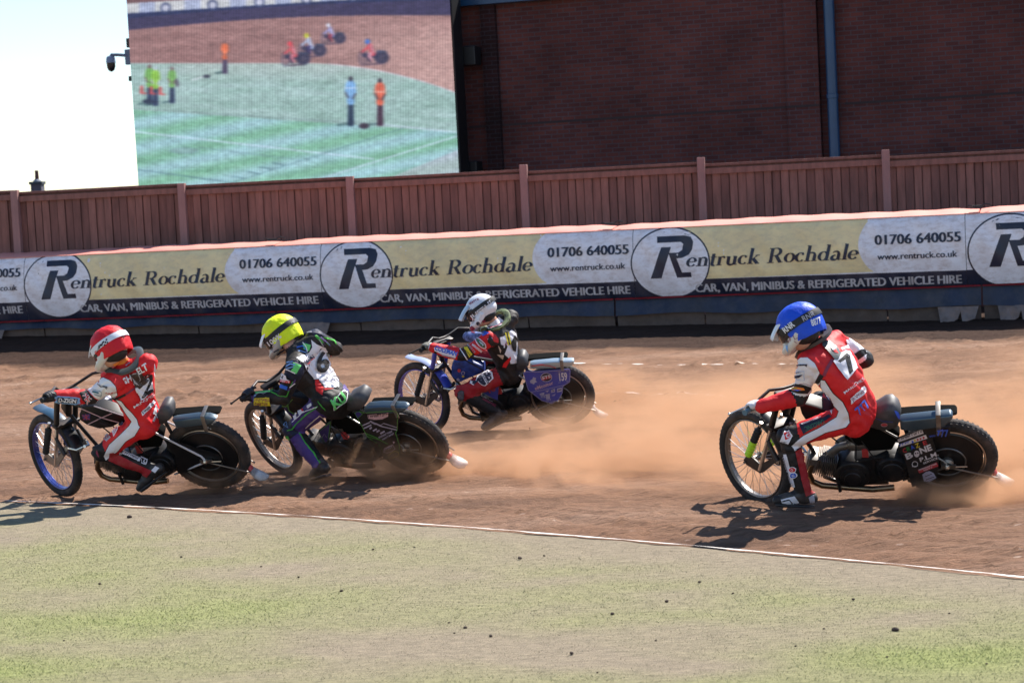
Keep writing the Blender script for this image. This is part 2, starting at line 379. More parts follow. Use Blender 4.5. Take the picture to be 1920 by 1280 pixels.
c = (dry*(1-k)+grn*k)*(.82+.36*RNG.random((n, 1))); c = np.concatenate([c, np.ones((n, 1))], 1)
ca = me.attributes.new('tint', 'FLOAT_COLOR', 'POINT'); ca.data.foreach_set('color', np.repeat(c, 3, 0).astype(np.float32).ravel())
o = bpy.data.objects.new('grass', me); COL.objects.link(o); tag(o, 'short worn grass on the infield, green in patches and tan elsewhere', 'grass', kind='stuff')
# chalk line on the inner edge
xs = np.linspace(-8.5, 6.5, 300); V = []; F = []
M_CHALK = mat('chalk', (.80, .74, .68), .9, var=.25, scale=9, dirt=.9, dscale=5, dcol=(.34, .23, .17))
for i, x in enumerate(xs):
    y = inner_y(np.array(x)); w = max(.004, .026+.010*math.sin(x*5.1)+.008*math.sin(x*17)+random.uniform(-.012, .008))
    for q in (0, 1): V.append((x, float(y)-.012-w*q, .036))
F = [(2*i, 2*i+1, 2*i+3, 2*i+2) for i in range(len(xs)-1)]
o = MB().add(V, F).build('chalk_line', M_CHALK, recalc=False); tag(o, kind='structure')
# worn dashes of chalk on the track
mb = MB()
for (px0, py0, px1, py1, n) in ((1120, 734, 1310, 742, 9), (1290, 741, 1420, 746, 4), (1085, 681, 1560, 684, 13), (850, 666, 1000, 668, 3), (520, 757, 640, 760, 4), (855, 730, 880, 731, 1)):
    for i in range(n):
        t = (i+random.random()*.6)/n; g = ground_at(px0+(px1-px0)*t, py0+(py1-py0)*t, .0)
        ln = .03+.06*random.random(); wd = .005
        P = [(g[0]+ln*math.cos(q)*1.0, g[1]+wd*math.sin(q)*4+(-.3*ln*math.cos(q))) for q in np.linspace(0, 2*math.pi, 9)[:-1]]
        P = [(x*1, y, float(track_z(x, y))+.012) for x, y in P]
        mb.add(P, [tuple(range(8))])
o = mb.build('chalk_mark', M_CHALK, recalc=False); tag(o, kind='structure')
# clods thrown on to the turf
M_CLOD = mat('clod', (.055, .035, .028), .95, var=.4, scale=30, bump=.6, bscale=60)
def clod_mesh(seed):
    bm = bmesh.new(); bmesh.ops.create_icosphere(bm, subdivisions=2, radius=1)
    r = random.Random(seed)
    k = [Vector((r.uniform(-1, 1), r.uniform(-1, 1), r.uniform(-1, 1))) for _ in range(5)]
    for v in bm.verts:
        d = 1+.22*sum(math.sin(3*v.co.dot(q)+i) for i, q in enumerate(k))/2
        v.co = Vector((v.co.x*d*1.15, v.co.y*d, v.co.z*d*.75))
    me = bpy.data.meshes.new('dirt_clod'); bm.to_mesh(me); bm.free(); me.materials.append(M_CLOD); return me
CM = [clod_mesh(i) for i in range(4)]
CL = [(243, 970, 6), (975, 1047, 5), (1250, 1128, 5), (1680, 1182, 9), (872, 1177, 5), (1072, 1225, 5), (187, 1095, 4), (1312, 1091, 4), (1148, 1151, 5),
      (1020, 1042, 3), (920, 1193, 5), (842, 1167, 3), (120, 1201, 3), (1374, 1112, 3), (1600, 1124, 4), (1545, 1178, 3), (1663, 1231, 3), (640, 1108, 4), (560, 1082, 3), (490, 1062, 3), (340, 1044, 3), (1780, 1150, 3), (1230, 1201, 3), (1120, 1260, 3), (1492, 1211, 3), (852, 1187, 3), (700, 1030, 3), (777, 1026, 3), (1850, 1244, 3)]
for i, (px, py, s) in enumerate(CL):
    g = ground_at(px, py, .025); d = np.linalg.norm(g-EYE); rr = s*.55*d/CAM_F*1.25
    o = bpy.data.objects.new('dirt_clod', CM[i % 4]); COL.objects.link(o); o.location = (g[0], g[1], .024+rr*.55); o.scale = (rr,)*3; o.rotation_euler = (0, 0, i*1.7)
    tag(o, 'small dark clod of dirt lying on the infield grass', 'clod', 'dirt clods scattered over the infield grass')

# ------------------------------------------------------------------ safety barrier, banners
WU = np.array([1, WK, 0])/WN; WF = np.array([WK, -1, 0])/WN; WO = np.array([0, WY, 0])   # along, towards camera
def wall_pt(s, z, d): return WO+WU*s+WF*d+np.array([0, 0, 1.0])*z
def bulge(s, z):
    t = np.clip((z-.6)/1.0, 0, 1)
    b = .085*np.sin(math.pi*np.clip(t, 0, 1))**.8-.05*np.clip((z-1.48)/.14, 0, 1)**2
    return b+.010*np.sin(s*7.3+z*5)*np.sin(z*9)+.006*np.sin(s*19+z*13)
JO = [-14.2, -8.95, -3.69, 1.57, 6.79, 12.0]
M_TOP = mat('salmon_vinyl', (.80, .31, .25), .45, var=.10, scale=3, dirt=.2, dscale=3)
M_CUSH = mat('navy_vinyl', (.012, .018, .045), .55, var=.3, scale=4, dirt=.35, dscale=4, dcol=(.10, .075, .065))
M_SKIRT = mat('skirt_vinyl', (.011, .018, .045), .5, var=.4, scale=3, dirt=.5, dscale=3.5, dcol=(.09, .075, .08))
M_BASE = mat('kickboard', (.12, .085, .07), .8, var=.35, scale=5, dirt=.8, dscale=3, dcol=(.13, .08, .06))
M_RED = mat('red_trim', (.30, .02, .03), .5)
for i in range(5):
    s0, s1 = JO[i]+.012, JO[i+1]-.012; n = 44; ss = np.linspace(s0, s1, n)
    nm = ['leftmost visible air cushion barrier, behind the red helmeted rider', 'leftmost visible air cushion barrier, behind the red helmeted rider', 'air cushion barrier module behind the yellow and white helmeted riders', 'air cushion barrier module behind the blue helmeted rider', 'rightmost air cushion barrier module at the right edge of the photo'][i]
    if i == 0: nm = 'air cushion barrier module beyond the left edge'
    root = empty('air_barrier', wall_pt((s0+s1)/2, 0, 0)); tag(root, nm, 'barrier', 'air cushion barrier modules along the outer track edge')
    base = np.array(root.location)
    # cushion body: front profile up to the salmon top
    prof = [(-.02, .60)]+[(None, z) for z in np.linspace(.62, 1.585, 16)]+[(-.45, 1.60), (-.62, 1.55), (-.62, .60)]
    V = []; F = []
    for s in ss:
        for d, z in prof: V.append(wall_pt(s, z, bulge(s, z)-.012 if d is None else d)-base)
    k = len(prof); F = [(a*k+b, (a+1)*k+b, (a+1)*k+(b+1) % k, a*k+(b+1) % k) for a in range(n-1) for b in range(k)]
    F += [tuple(range(k)), tuple((n-1)*k+b for b in range(k))]
    MB().add(V, F).build('cushion', M_CUSH, root, 50)
    V = []; prof = [(.010, 1.590), (.012, 1.598), (-.02, 1.612), (-.09, 1.628), (-.20, 1.645), (-.50, 1.668), (-.58, 1.65), (-.60, 1.60)]
    for s in ss:
        sag = .006*math.sin(s*1.9)-.02*math.exp(-((s-s0)/.25)**2)-.02*math.exp(-((s-s1)/.25)**2)+.006*math.sin(s*11)
        for d, z in prof: V.append(wall_pt(s, z+sag*(z > 1.6), d+float(bulge(s, 1.58)) if d > -.3 else d)-base)
    k = len(prof); F = [(a*k+b, (a+1)*k+b, (a+1)*k+b+1, a*k+b+1) for a in range(n-1) for b in range(k-1)]
    F += [tuple(range(k)), tuple((n-1)*k+b for b in range(k))]
    MB().add(V, F).build('top_cover', M_TOP, root, 50)
    # skirt hanging below, with folds, over a dirty kickboard
    V = []; ks = 9
    for s in np.linspace(s0, s1, 90):
        zb = .47-.0105*(s+8.4)+.015*math.sin(s*3.1); 
        for j in range(ks):
            t = j/(ks-1); V.append(wall_pt(s, .605*(1-t)+zb*t, -.055+.06*t+.022*t*math.sin(s*6.1+2*math.sin(s))+.012*t*math.sin(s*17))-base)
    F = [(a*ks+b, (a+1)*ks+b, (a+1)*ks+b+1, a*ks+b+1) for a in range(89) for b in range(ks-1)]
    MB().add(V, F).build('skirt', M_SKIRT, root, 60, recalc=False)
    mb = MB()
    for a in range(60):
        sa, sb = s0+(s1-s0)*a/60, s0+(s1-s0)*(a+1)/60; d = .004
        mb.add([wall_pt(sa, .607, d-.02)-base, wall_pt(sb, .607, d-.02)-base, wall_pt(sb, .585, d)-base, wall_pt(sa, .585, d)-base], [(0, 1, 2, 3)])
    mb.build('red_piping', M_RED, root, recalc=False)
    mb = MB(); nbp = 4
    for a in range(nbp):
        sa, sb = s0+(s1-s0)*a/nbp+.01, s0+(s1-s0)*(a+1)/nbp-.01
        za, zb2 = .50-.0105*(sa+8.4), .50-.0105*(sb+8.4); j1, j2 = .02*math.sin(a*5+i), .02*math.cos(a*3+i)
        P = [wall_pt(sa, -.1, -.12+j1), wall_pt(sb, -.1, -.12+j2), wall_pt(sb, zb2, -.07), wall_pt(sa, za, -.07)]
        Q = [p-WF*.02 for p in P]
        mb.add([p-base for p in P+Q], [(0, 1, 2, 3), (4, 7, 6, 5), (0, 4, 5, 1), (1, 5, 6, 2), (2, 6, 7, 3), (3, 7, 4, 0)])
    mb.build('kickboard', M_BASE, root, 0)
    mb = MB(); sf = s0+(.35, .1, .30, 4.6, .2)[i]
    for q, wq in ((0, .34), (1, .26)):
        sq = sf+q*.30; P = [wall_pt(sq, .47-.0105*(sq+8.4), .02), wall_pt(sq+wq, .47-.0105*(sq+8.4), .02), wall_pt(sq+wq*.8, .30-.0105*(sq+8.4), .06), wall_pt(sq+wq*.15, .17-.0105*(sq+8.4)+.08*q, .10)]
        mb.add([p-base for p in P], [(0, 1, 2, 3)])
    fl = mb.build('loose_flap', mat('dusty_flap', (.19, .15, .14), .8, var=.3, scale=9, dirt=.6, dscale=7), root, 0, recalc=False)
    if i == 3: fl['label'] = 'wide pale dusty flap'
    # strap buckle on the joint
    mb = MB(); p = wall_pt(s1-.02, 1.69, -.12)-base
    mb.box(p, (.07, .05, .012)); mb.tube([p+WU*.06, p+WU*.12+np.array([0, 0, .03]), p+WU*.2+np.array([0, 0, .01])], .012, 6); mb.tube([p-WU*.05, p-WU*.13+np.array([0, 0, .02])], .010, 6)
    mb.build('joint_strap', mat('black_strap', (.02, .02, .022), .6), root)

M_BWHITE = mat('banner_white', (.86, .83, .86), .38, var=.10, scale=3, dirt=.55, dscale=14, dcol=(.40, .28, .21), stretch=(.6, 1, 1.2))
M_BYEL = mat('banner_yellow', (.88, .70, .36), .38, var=.14, scale=2, dirt=.45, dscale=12, dcol=(.46, .38, .28), stretch=(.6, 1, 1.2))
M_BNAVY = mat('banner_navy', (.012, .018, .042), .4, var=.3, scale=5, dirt=.3, dscale=6, dcol=(.12, .09, .08))
M_BTXT = mat('banner_ink', (.010, .015, .040), .4, var=.2)
M_BWTXT = mat('banner_white_ink', (.55, .52, .53), .45, var=.2, scale=9, dirt=.4, dscale=14)
def serif_glyphs():
    """thick-thin italic lettering drawn as strokes: x-height 1, ascender 1.75; (advance, [(points, widths)])"""
    T, H = .29, .085
    def arc(cx, cy, rx, ry, a0, a1, n=14):
        return [(cx+rx*math.cos(R(a0+(a1-a0)*i/n)), cy+ry*math.sin(R(a0+(a1-a0)*i/n))) for i in range(n+1)]
    def bowl(cx, cy, rx, ry, a0, a1, n=18):
        p = arc(cx, cy, rx, ry, a0, a1, n); return p, [H+(T-H)*abs(math.cos(R(a0+(a1-a0)*i/n)))**1.5 for i in range(n+1)]
    def stem(x, y0, y1): return [(x, y0), (x, y1)], [T, T]
    def ser(x, y, w=.26): return [(x-w, y), (x+w, y)], [H, H]
    G = {}
    G['e'] = (.92, [bowl(.42, .5, .34, .47, 5, 325), ([(.10, .52), (.78, .52)], [H, H])])
    G['n'] = (1.12, [stem(.22, 0, .95), ser(.22, .035), ([(.02, .93), (.24, .93)], [H, H]), (arc(.52, .62, .28, .33, 160, 0), [H+.012*i for i in range(15)]), stem(.80, 0, .66), ser(.80, .035)])
    G['t'] = (.66, [stem(.26, .18, 1.32), ([(.02, .94), (.56, .94)], [H, H]), (arc(.44, .2, .17, .18, 180, 300), [T-.01*i for i in range(15)])])
    G['r'] = (.80, [stem(.22, 0, .95), ser(.22, .035), ([(.02, .93), (.24, .93)], [H, H]), (arc(.52, .62, .28, .33, 165, 70), [H+.005*i for i in range(15)]), (circle2d((.62, .86), .10, n=12).tolist(), None)])
    G['u'] = (1.12, [stem(.22, .30, .95), ([(.02, .93), (.24, .93)], [H, H]), (arc(.50, .32, .28, .31, 180, 360), [T-.012*i for i in range(15)]), stem(.80, 0, .95), ([(.60, .93), (.82, .93)], [H, H]), ([(.8, .035), (1.04, .035)], [H, H])])
    G['c'] = (.86, [bowl(.42, .5, .34, .47, 50, 318), (circle2d((.62, .80), .10, n=12).tolist(), None)])
    G['k'] = (1.12, [stem(.22, 0, 1.72), ser(.22, .035), ([(.02, 1.70), (.24, 1.70)], [H, H]), ([(.28, .42), (.78, .93)], [H, H]), ([(.60, .93), (.96, .93)], [H, H]), ([(.46, .56), (.86, .04)], [T, T]), ser(.88, .035, .2)])
    G['R'] = (1.48, [stem(.30, 0, 1.62), ser(.30, .035, .30), ([(.02, 1.60), (.60, 1.60)], [H, H]), (arc(.62, 1.2, .42, .40, 90, -90), [H+(T-H)*math.sin(R(180*i/14)) for i in range(15)]), ([(.30, .80), (.64, .80)], [H, H]), ([(.70, .82), (1.16, .04)], [T, T]), ser(1.2, .035, .18)])
    G['o'] = (.98, [bowl(.46, .5, .37, .47, 0, 360, 26)])
    G['h'] = (1.12, [stem(.22, 0, 1.72), ser(.22, .035), ([(.02, 1.70), (.24, 1.70)], [H, H]), (arc(.52, .62, .28, .33, 160, 0), [H+.012*i for i in range(15)]), stem(.80, 0, .66), ser(.80, .035)])
    G['d'] = (1.08, [bowl(.44, .5, .34, .47, 40, 320), stem(.78, 0, 1.72), ([(.56, 1.70), (.8, 1.70)], [H, H]), ([(.78, .035), (1.02, .035)], [H, H])])
    G['a'] = (.98, [(arc(.42, .66, .28, .30, 150, 0), [H+.012*i for i in range(15)]), stem(.70, .16, .68), ([(.68, .14), (.82, .03), (.96, .10)], [T, .12, H]), (arc(.40, .28, .26, .25, 80, 330), [H+(T-H)*math.sin(R(180*i/14)) for i in range(15)])])
    G['l'] = (.58, [stem(.28, 0, 1.72), ser(.28, .035, .24), ([(.08, 1.70), (.3, 1.70)], [H, H])])
    G[' '] = (.62, [])
    return G
SG = serif_glyphs()
def serif_text(body, p0, p1, h, slant=.25):
    x = 0; shapes = []
    for ch in body:
        adv, parts = SG[ch]
        for pts, w in parts:
            P = [(q[0]+x, q[1]) for q in pts]
            shapes.append(poly2d(P) if w is None else stroke2d(P, w))
        x += adv
    p0 = np.array(p0, float); p1 = np.array(p1, float); d = (p1-p0)/x; out = []
    for v, t in shapes:
        out.append((p0+v[:, :1]*d+np.stack([v[:, 1]*h*slant, v[:, 1]*h], 1), t))
    return out
def bigR():
    """slanted capital with the bar running out to the left; unit box"""
    sh = lambda P: [(x+.20*y, y) for x, y in P]
    A = sh([(-.06, 1.0), (.62, 1.0), (.78, .96), (.86, .84), (.86, .66), (.80, .54), (.66, .47), (.52, .46), (.70, .12), (.92, .12), (.95, 0), (.60, 0), (.34, .52), (.30, .60), (.54, .60), (.62, .66), (.62, .80), (.55, .85), (-.02, .85)])
    B = sh([(.08, .76), (.30, .76), (.20, 0), (-.06, 0)])
    return [poly2d(A), poly2d(sh([(.10, .74), (.34, .74), (.22, 0), (-.04, 0)]))]
CIRC = [(-12.1, 1.02), (-7.265, 1.02), (-2.335, 1.03), (2.44, 1.0), (7.20, .95), (11.9, .9)]
ENDS = [-12.7, -7.84, -2.90, 1.90, 6.60, 11.35]
BL = ['left end banner cut off by the photo edge with its phone number in view', 'vehicle hire banner on the barrier behind the red helmeted rider', 'vehicle hire banner on the barrier behind the white helmeted rider', 'vehicle hire banner on the barrier behind the blue helmeted rider', 'banner cut off at the right edge showing part of its letter in a circle']
def banner(i):
    s0, s1 = ENDS[i]+.004, ENDS[i+1]-.004; cx = CIRC[i][0]; dz = -.010*(cx+5)*.55; L0 = s1-s0
    items = []
    def put(shape, m, lay):
        items.append((shape, m, lay))
    top = 1.592; bot = .612; nv = .888+dz
    put(poly2d([(s0, bot), (s1, bot), (s1, top), (s0, top)]), M_BWHITE, 0)
    put(poly2d([(s0, bot), (s1, bot), (s1, nv-.03), (s0, nv)]), M_BNAVY, 1)
    pc = s0+L0*.695
    arc = [(pc+.16-.20*math.sin(math.pi*t)**.7, nv+.0+(top-nv)*t) for t in np.linspace(0, 1, 16)]
    put(poly2d([(cx+.2, nv-.006)]+arc+[(cx+.2, top)]), M_BYEL, 1)
    cz = 1.13+dz; rx, ry = .56, .495
    cc = circle2d((cx, cz), rx+.022, ry+.022, 48); cc[:, 1] = np.clip(cc[:, 1], bot, top); put(poly2d(cc), M_BNAVY, 2)
    cc = circle2d((cx, cz), rx, ry, 48); cc[:, 1] = np.clip(cc[:, 1], bot, top); put(poly2d(cc), M_BWHITE, 3)
    for v, t in bigR():
        put((np.array([cx-.27, .915+dz])+v*np.array([.60, .60]), t), M_BTXT, 4)
    e0 = cx+.21; e1 = s0+L0*.685
    for q in serif_text('entruck Rochdale', (e0+.02, 1.066+dz), (e1, 1.076+dz), .128): put(q, M_BTXT, 5)
    for k_ in (0, 1, 2): put(text_at('01706 640055', (s0+L0*.735+.008*k_, 1.262+dz), (s1-.07+.008*k_, 1.262+dz), .138, (0, 1)), M_BTXT, 4+.4*k_)
    for k_ in (0, 1): put(text_at('www.rentruck.co.uk', (s0+L0*.742+.006*k_, 1.052+dz), (s1-.12+.006*k_, 1.052+dz), .088, (0, 1)), M_BTXT, 4+.4*k_)
    for k_ in (0, 1, 2): put(text_at('CAR, VAN, MINIBUS & REFRIGERATED VEHICLE HIRE', (cx+.34+.007*k_, .695+dz), (s1-.08+.007*k_, .685+dz*1.1), .118, (0, 1)), M_BWTXT, 4+.4*k_)
    mb = MB(); base = wall_pt((s0+s1)/2, 1.1, 0)
    for (v, t), m, lay in items:
        v, t = refine(v, t, .09)
        d = bulge(v[:, 0], v[:, 1])+.004+.0022*lay
        P = WO+v[:, :1]*WU+d[:, None]*WF+v[:, 1:]*np.array([0, 0, 1.0])-base
        mb.add(P, t, m)
    o = mb.build('banner', None, None, 60, recalc=False); o.location = base
    tag(o, BL[i], 'banner', 'printed banners on the air barrier')
for i in range(5): banner(i)
# ------------------------------------------------------------------ timber fence behind the barrier
FK, FY = -.15, 33.0; FN = math.hypot(1, FK)
FU = np.array([1, FK, 0])/FN; FF = np.array([FK, -1, 0])/FN; FO = np.array([0, FY, 0]); ZZ = np.array([0, 0, 1.0])
def fence_pt(s, z, d=0): return FO+FU*s+FF*d+ZZ*z
M_WOOD = mat('stained_timber', (.25, .108, .085), .8, var=.3, scale=3, bump=.3, bscale=30, stretch=(4, 4, .6))
M_WOOD2 = mat('stained_timber_dark', (.19, .08, .064), .8, var=.3, scale=3, bump=.3, bscale=30, stretch=(4, 4, .6))
M_POST = mat('weathered_post', (.32, .165, .15), .8, var=.2, scale=3, bump=.3, stretch=(4, 4, .6))
FM = np.array([FU, -FF, ZZ]).T
PS = [-7.86-2.725*2, -7.86-2.725, -7.86, -5.11, -2.40, .33, 3.05, 5.81, 8.53, 11.25]
FZ = lambda s: 2.56-.0125*s
lab = ['timber fence panel beyond the left edge', 'timber fence panel outside the left edge', 'timber fence panel under the open sky, left of the big screen', 'timber fence panel under the left half of the big screen', 'timber fence panel under the right half of the big screen', 'timber fence panel in front of the dark left part of the brick wall', 'timber fence panel in front of the brick wall, left of the drainpipe panel', 'timber fence panel below the blue drainpipe', 'timber fence panel at the right edge of the photo']
lab[2] = 'timber fence panel under the open sky and left part of the screen'
for i in range(9):
    a, b = PS[i]+.025, PS[i+1]-.025; root = empty('timber_fence', fence_pt((a+b)/2, 0)); base = np.array(root.location)
    tag(root, lab[i], 'fence panel', 'timber fence panels behind the air barrier')
    n = 21; mb = MB()
    for k in range(n):
        s = a+(b-a)*(k+.5)/n; w = (b-a)/n/2*.93; d = .022 if k % 2 else .006
        mb.box(fence_pt(s, (FZ(s)-.10)/2, d+random.uniform(-.004, .004))-base, (w*random.uniform(.92, 1.04), .011, (FZ(s)-.13)/2), FM, M_WOOD if random.random() < .6 else M_WOOD2)
    mb.build('pickets', None, root, 0)
    mb = MB(); mb.box(fence_pt((a+b)/2, FZ((a+b)/2)-.10, -.025)-base, ((b-a)/2, .02, .08), FM); zk = FZ((a+b)/2)-.16; mb.box(fence_pt((a+b)/2, zk/2, -.03)-base, ((b-a)/2, .012, zk/2), FM)
    mb.build('backing_rail', M_WOOD2, root, 0)
    m = MB().box(fence_pt((a+b)/2, FZ((a+b)/2)-.13, .06)-base, ((b-a)/2, .018, .045), FM); m.build('top_rail', M_WOOD, root, 0, bevel=.006)
    m = MB().box(fence_pt((a+b)/2, FZ((a+b)/2)-.035, -.02)-base, ((b-a)/2, .07, .020), FM); m.build('capping', M_WOOD2, root, 0, bevel=.005)
for i, s in enumerate(PS):
    z = FZ(s)+(.07 if i > 4 else .0)
    o = MB().box((0, 0, z/2), (.058, .058, z/2), FM).build('fence_post', M_POST, None, 0, bevel=.008); o.location = fence_pt(s, 0, .075)
    tag(o, ['fence post beyond the left edge', 'fence post outside the left edge', 'fence post beside the distant chimney, leftmost in view', 'fence post under the left part of the big screen', 'fence post under the right part of the big screen', 'fence post below the black box lamp, just right of the screen', 'tall fence post midway along the brick wall', 'tall fence post to the right of the blue drainpipe', 'fence post outside the right edge', 'fence post beyond the right edge'][i], 'fence post', 'fence posts behind the air barrier')

# ------------------------------------------------------------------ brick building
BK, BY = -.36, 38.5; BN = math.hypot(1, BK)
BU = np.array([1, BK, 0])/BN; BF = np.array([BK, -1, 0])/BN; BO = np.array([0, BY, 0]); BM = np.array([BU, -BF, ZZ]).T
def bpt(s, z, d=0): return BO+BU*s+BF*d+ZZ*z
def brick_mat(name, c1, c2, mort):
    m = bpy.data.materials.new(name); m.use_nodes = True; nt = m.node_tree; N = nt.nodes; L = nt.links; b = N['Principled BSDF']; b.inputs['Roughness'].default_value = .85; b.inputs['Specular IOR Level'].default_value = .2
    tc = N.new('ShaderNodeTexCoord'); sx = N.new('ShaderNodeSeparateXYZ'); cx = N.new('ShaderNodeCombineXYZ'); L.new(tc.outputs['Object'], sx.inputs[0])
    ad = N.new('ShaderNodeMath'); L.new(sx.outputs[0], ad.inputs[0]); L.new(sx.outputs[1], ad.inputs[1]); L.new(ad.outputs[0], cx.inputs[0]); L.new(sx.outputs[2], cx.inputs[1])
    br = N.new('ShaderNodeTexBrick'); br.inputs['Scale'].default_value = 1; br.inputs['Brick Width'].default_value = .225; br.inputs['Row Height'].default_value = .076; br.inputs['Mortar Size'].default_value = .0085; br.inputs['Bias'].default_value = -.1
    br.inputs['Color1'].default_value = (*c1, 1); br.inputs['Color2'].default_value = (*c2, 1); br.inputs['Mortar'].default_value = (*mort, 1); L.new(cx.outputs[0], br.inputs['Vector'])
    nz = N.new('ShaderNodeTexNoise'); nz.inputs['Scale'].default_value = .9; nz.inputs['Detail'].default_value = 6; L.new(tc.outputs['Object'], nz.inputs['Vector'])
    rp = N.new('ShaderNodeMapRange'); rp.inputs['From Min'].default_value = .35; rp.inputs['From Max'].default_value = .65; rp.inputs['To Min'].default_value = .75; rp.inputs['To Max'].default_value = 1.2; L.new(nz.outputs[0], rp.inputs[0])
    mx = N.new('ShaderNodeMix'); mx.data_type = 'RGBA'; mx.blend_type = 'MULTIPLY'; mx.inputs[0].default_value = 1; L.new(br.outputs['Color'], mx.inputs[6]); L.new(rp.outputs[0], mx.inputs[7])
    L.new(mx.outputs[2], b.inputs['Base Color'])
    bp = N.new('ShaderNodeBump'); bp.inputs['Distance'].default_value = .012; bp.inputs['Strength'].default_value = .6; bp.invert = True; L.new(br.outputs['Fac'], bp.inputs['Height']); L.new(bp.outputs[0], b.inputs['Normal'])
    return m
M_BRICK = brick_mat('red_brick', (.120, .038, .031), (.074, .026, .025), (.085, .060, .066))
M_BAND = mat('dark_brick_band', (.030, .018, .020), .8)
M_BLUE = mat('blue_steel', (.012, .055, .135), .35, var=.15, scale=3)
M_BLACK = mat('black_plastic', (.006, .006, .007), .5)
root = empty('brick_building', bpt(5, 0)); base = np.array(root.location); tag(root, 'dark red brick building with a blue roof edge behind the fence', 'building')
root.rotation_euler = (0, 0, math.atan2(BU[1], BU[0]))
def bl(mb): # world to building axes
    return mb.xf(BM.T, (0, 0, 0))
def bbox(s0, s1, z0, z1, d0, d1, m=None, mb=None):
    mb = mb or MB(); return mb.box(((s0+s1)/2-5, -(d0+d1)/2, (z0+z1)/2), ((s1-s0)/2, abs(d1-d0)/2, (z1-z0)/2), None, m)
def _wl(s): return s*BN/BN
mb = bbox(-6.5, 5.79, -.2, 6.1, -8, 0); mb.build('wall', M_BRICK, root, 0)
bbox(6.16-.36, 30, -.2, 6.1, -8, -.11).build('wall', M_BRICK, root, 0)
bbox(-.24, .03, -.2, 5.56, 0, .11).build('brick_pier', brick_mat('pier_brick', (.035, .012, .012), (.022, .011, .012), (.04, .03, .036)), root, 0)
bbox(5.24, 5.80, -.2, 6.05, .0, .05).build('brick_pier', M_BRICK, root, 0)
mb = MB(); bbox(-6.5, 1.75, 5.56, 5.9, .02, .22, None, mb); bbox(-6.5, 30, 5.98, 6.2, -8.2, .2, None, mb); mb.build('roof_fascia', M_BLUE, root, 0, bevel=.01)
mb = MB()
for (a, b, d) in ((-.60, -.245, .006), (.035, 5.235, .006), (5.245, 5.795, .056), (6.2, 30, -.104)): bbox(a, b, 3.392, 3.432, d-.02, d, None, mb)
mb.build('dark_band', M_BAND, root, 0)
mb = MB(); mb.tube([(6.02-5, -.02, -.1), (6.02-5, -.02, 3.9), (6.02-5, -.02, 5.95)], .092, 16); mb.build('drainpipe', M_BLUE, root)
for z in (1.2, 3.55, 5.4): MB().disc((6.02-5, -.02, z), (0, 0, 1), [(.094, -.04), (.104, -.035), (.104, .035), (.094, .04)], 16).build('pipe_bracket', M_BLUE, root)

def floodlight(px, py, label):
    c = None
    s, z = px, py
    r_ = empty('wall_speaker', bpt(s, z, .0)); r_.rotation_euler = root.rotation_euler; tag(r_, label, 'box lamp', 'black box lamps beside the screen')
    MB().box((0, -.30, 0), (.17, .16, .17)).build('housing', M_BLACK, r_, 0, bevel=.02)
    mb = MB(); mb.box((-.21, -.26, .12), (.03, .10, .05)); mb.box((-.30, -.10, .12), (.10, .10, .03)); mb.build('bracket', M_BLACK, r_, 0, bevel=.006)
    for q_ in ((-.24, -.375, .06), (-.14, -.465, .06)): MB().box(q_, (.022, .006, .016)).build('indicator', mat('pale_lens', (.35, .38, .45), .3), r_, 0)
floodlight(-.42, 4.66, 'black box lamp on the brick wall at the upper right of the screen')
floodlight(-.50, 2.62, 'black box lamp just above the fence at the lower right of the screen')

# ------------------------------------------------------------------ big screen
SY = 40.5*0+37.45
SO = np.array([0, SY, 0])
def spt(s, z, d=0): return SO+BU*s+BF*d+ZZ*z
def on_screen(px, py):
    d = ray(px, py); k = BK; t = SY/(d[1]-k*d[0]); P = EYE+d*t; return P[0]*BN, P[2]
cs = [on_screen(*q) for q in ((244, 0), (253, 355), (847, 0), (857, 330))]
sL, sR = (cs[0][0]+cs[1][0])/2, (cs[2][0]+cs[3][0])/2; zB = min(cs[1][1], cs[3][1])-.15; zT = 6.9
sroot = empty('led_screen', spt((sL+sR)/2, 0)); sroot.rotation_euler = root.rotation_euler; tag(sroot, 'large outdoor screen showing the race live beside the brick building', 'screen')
hw = (sR-sL)/2
MB().box((0, .26, (zB+zT)/2), (hw+.02, .22, (zT-zB)/2+.02)).build('cabinet', M_BLACK, sroot, 0, bevel=.01)
for x in (-hw*.7, 0, hw*.7): MB().box((x, .35, zB/2), (.12, .12, zB/2)).build('support_leg', M_BLACK, sroot, 0)
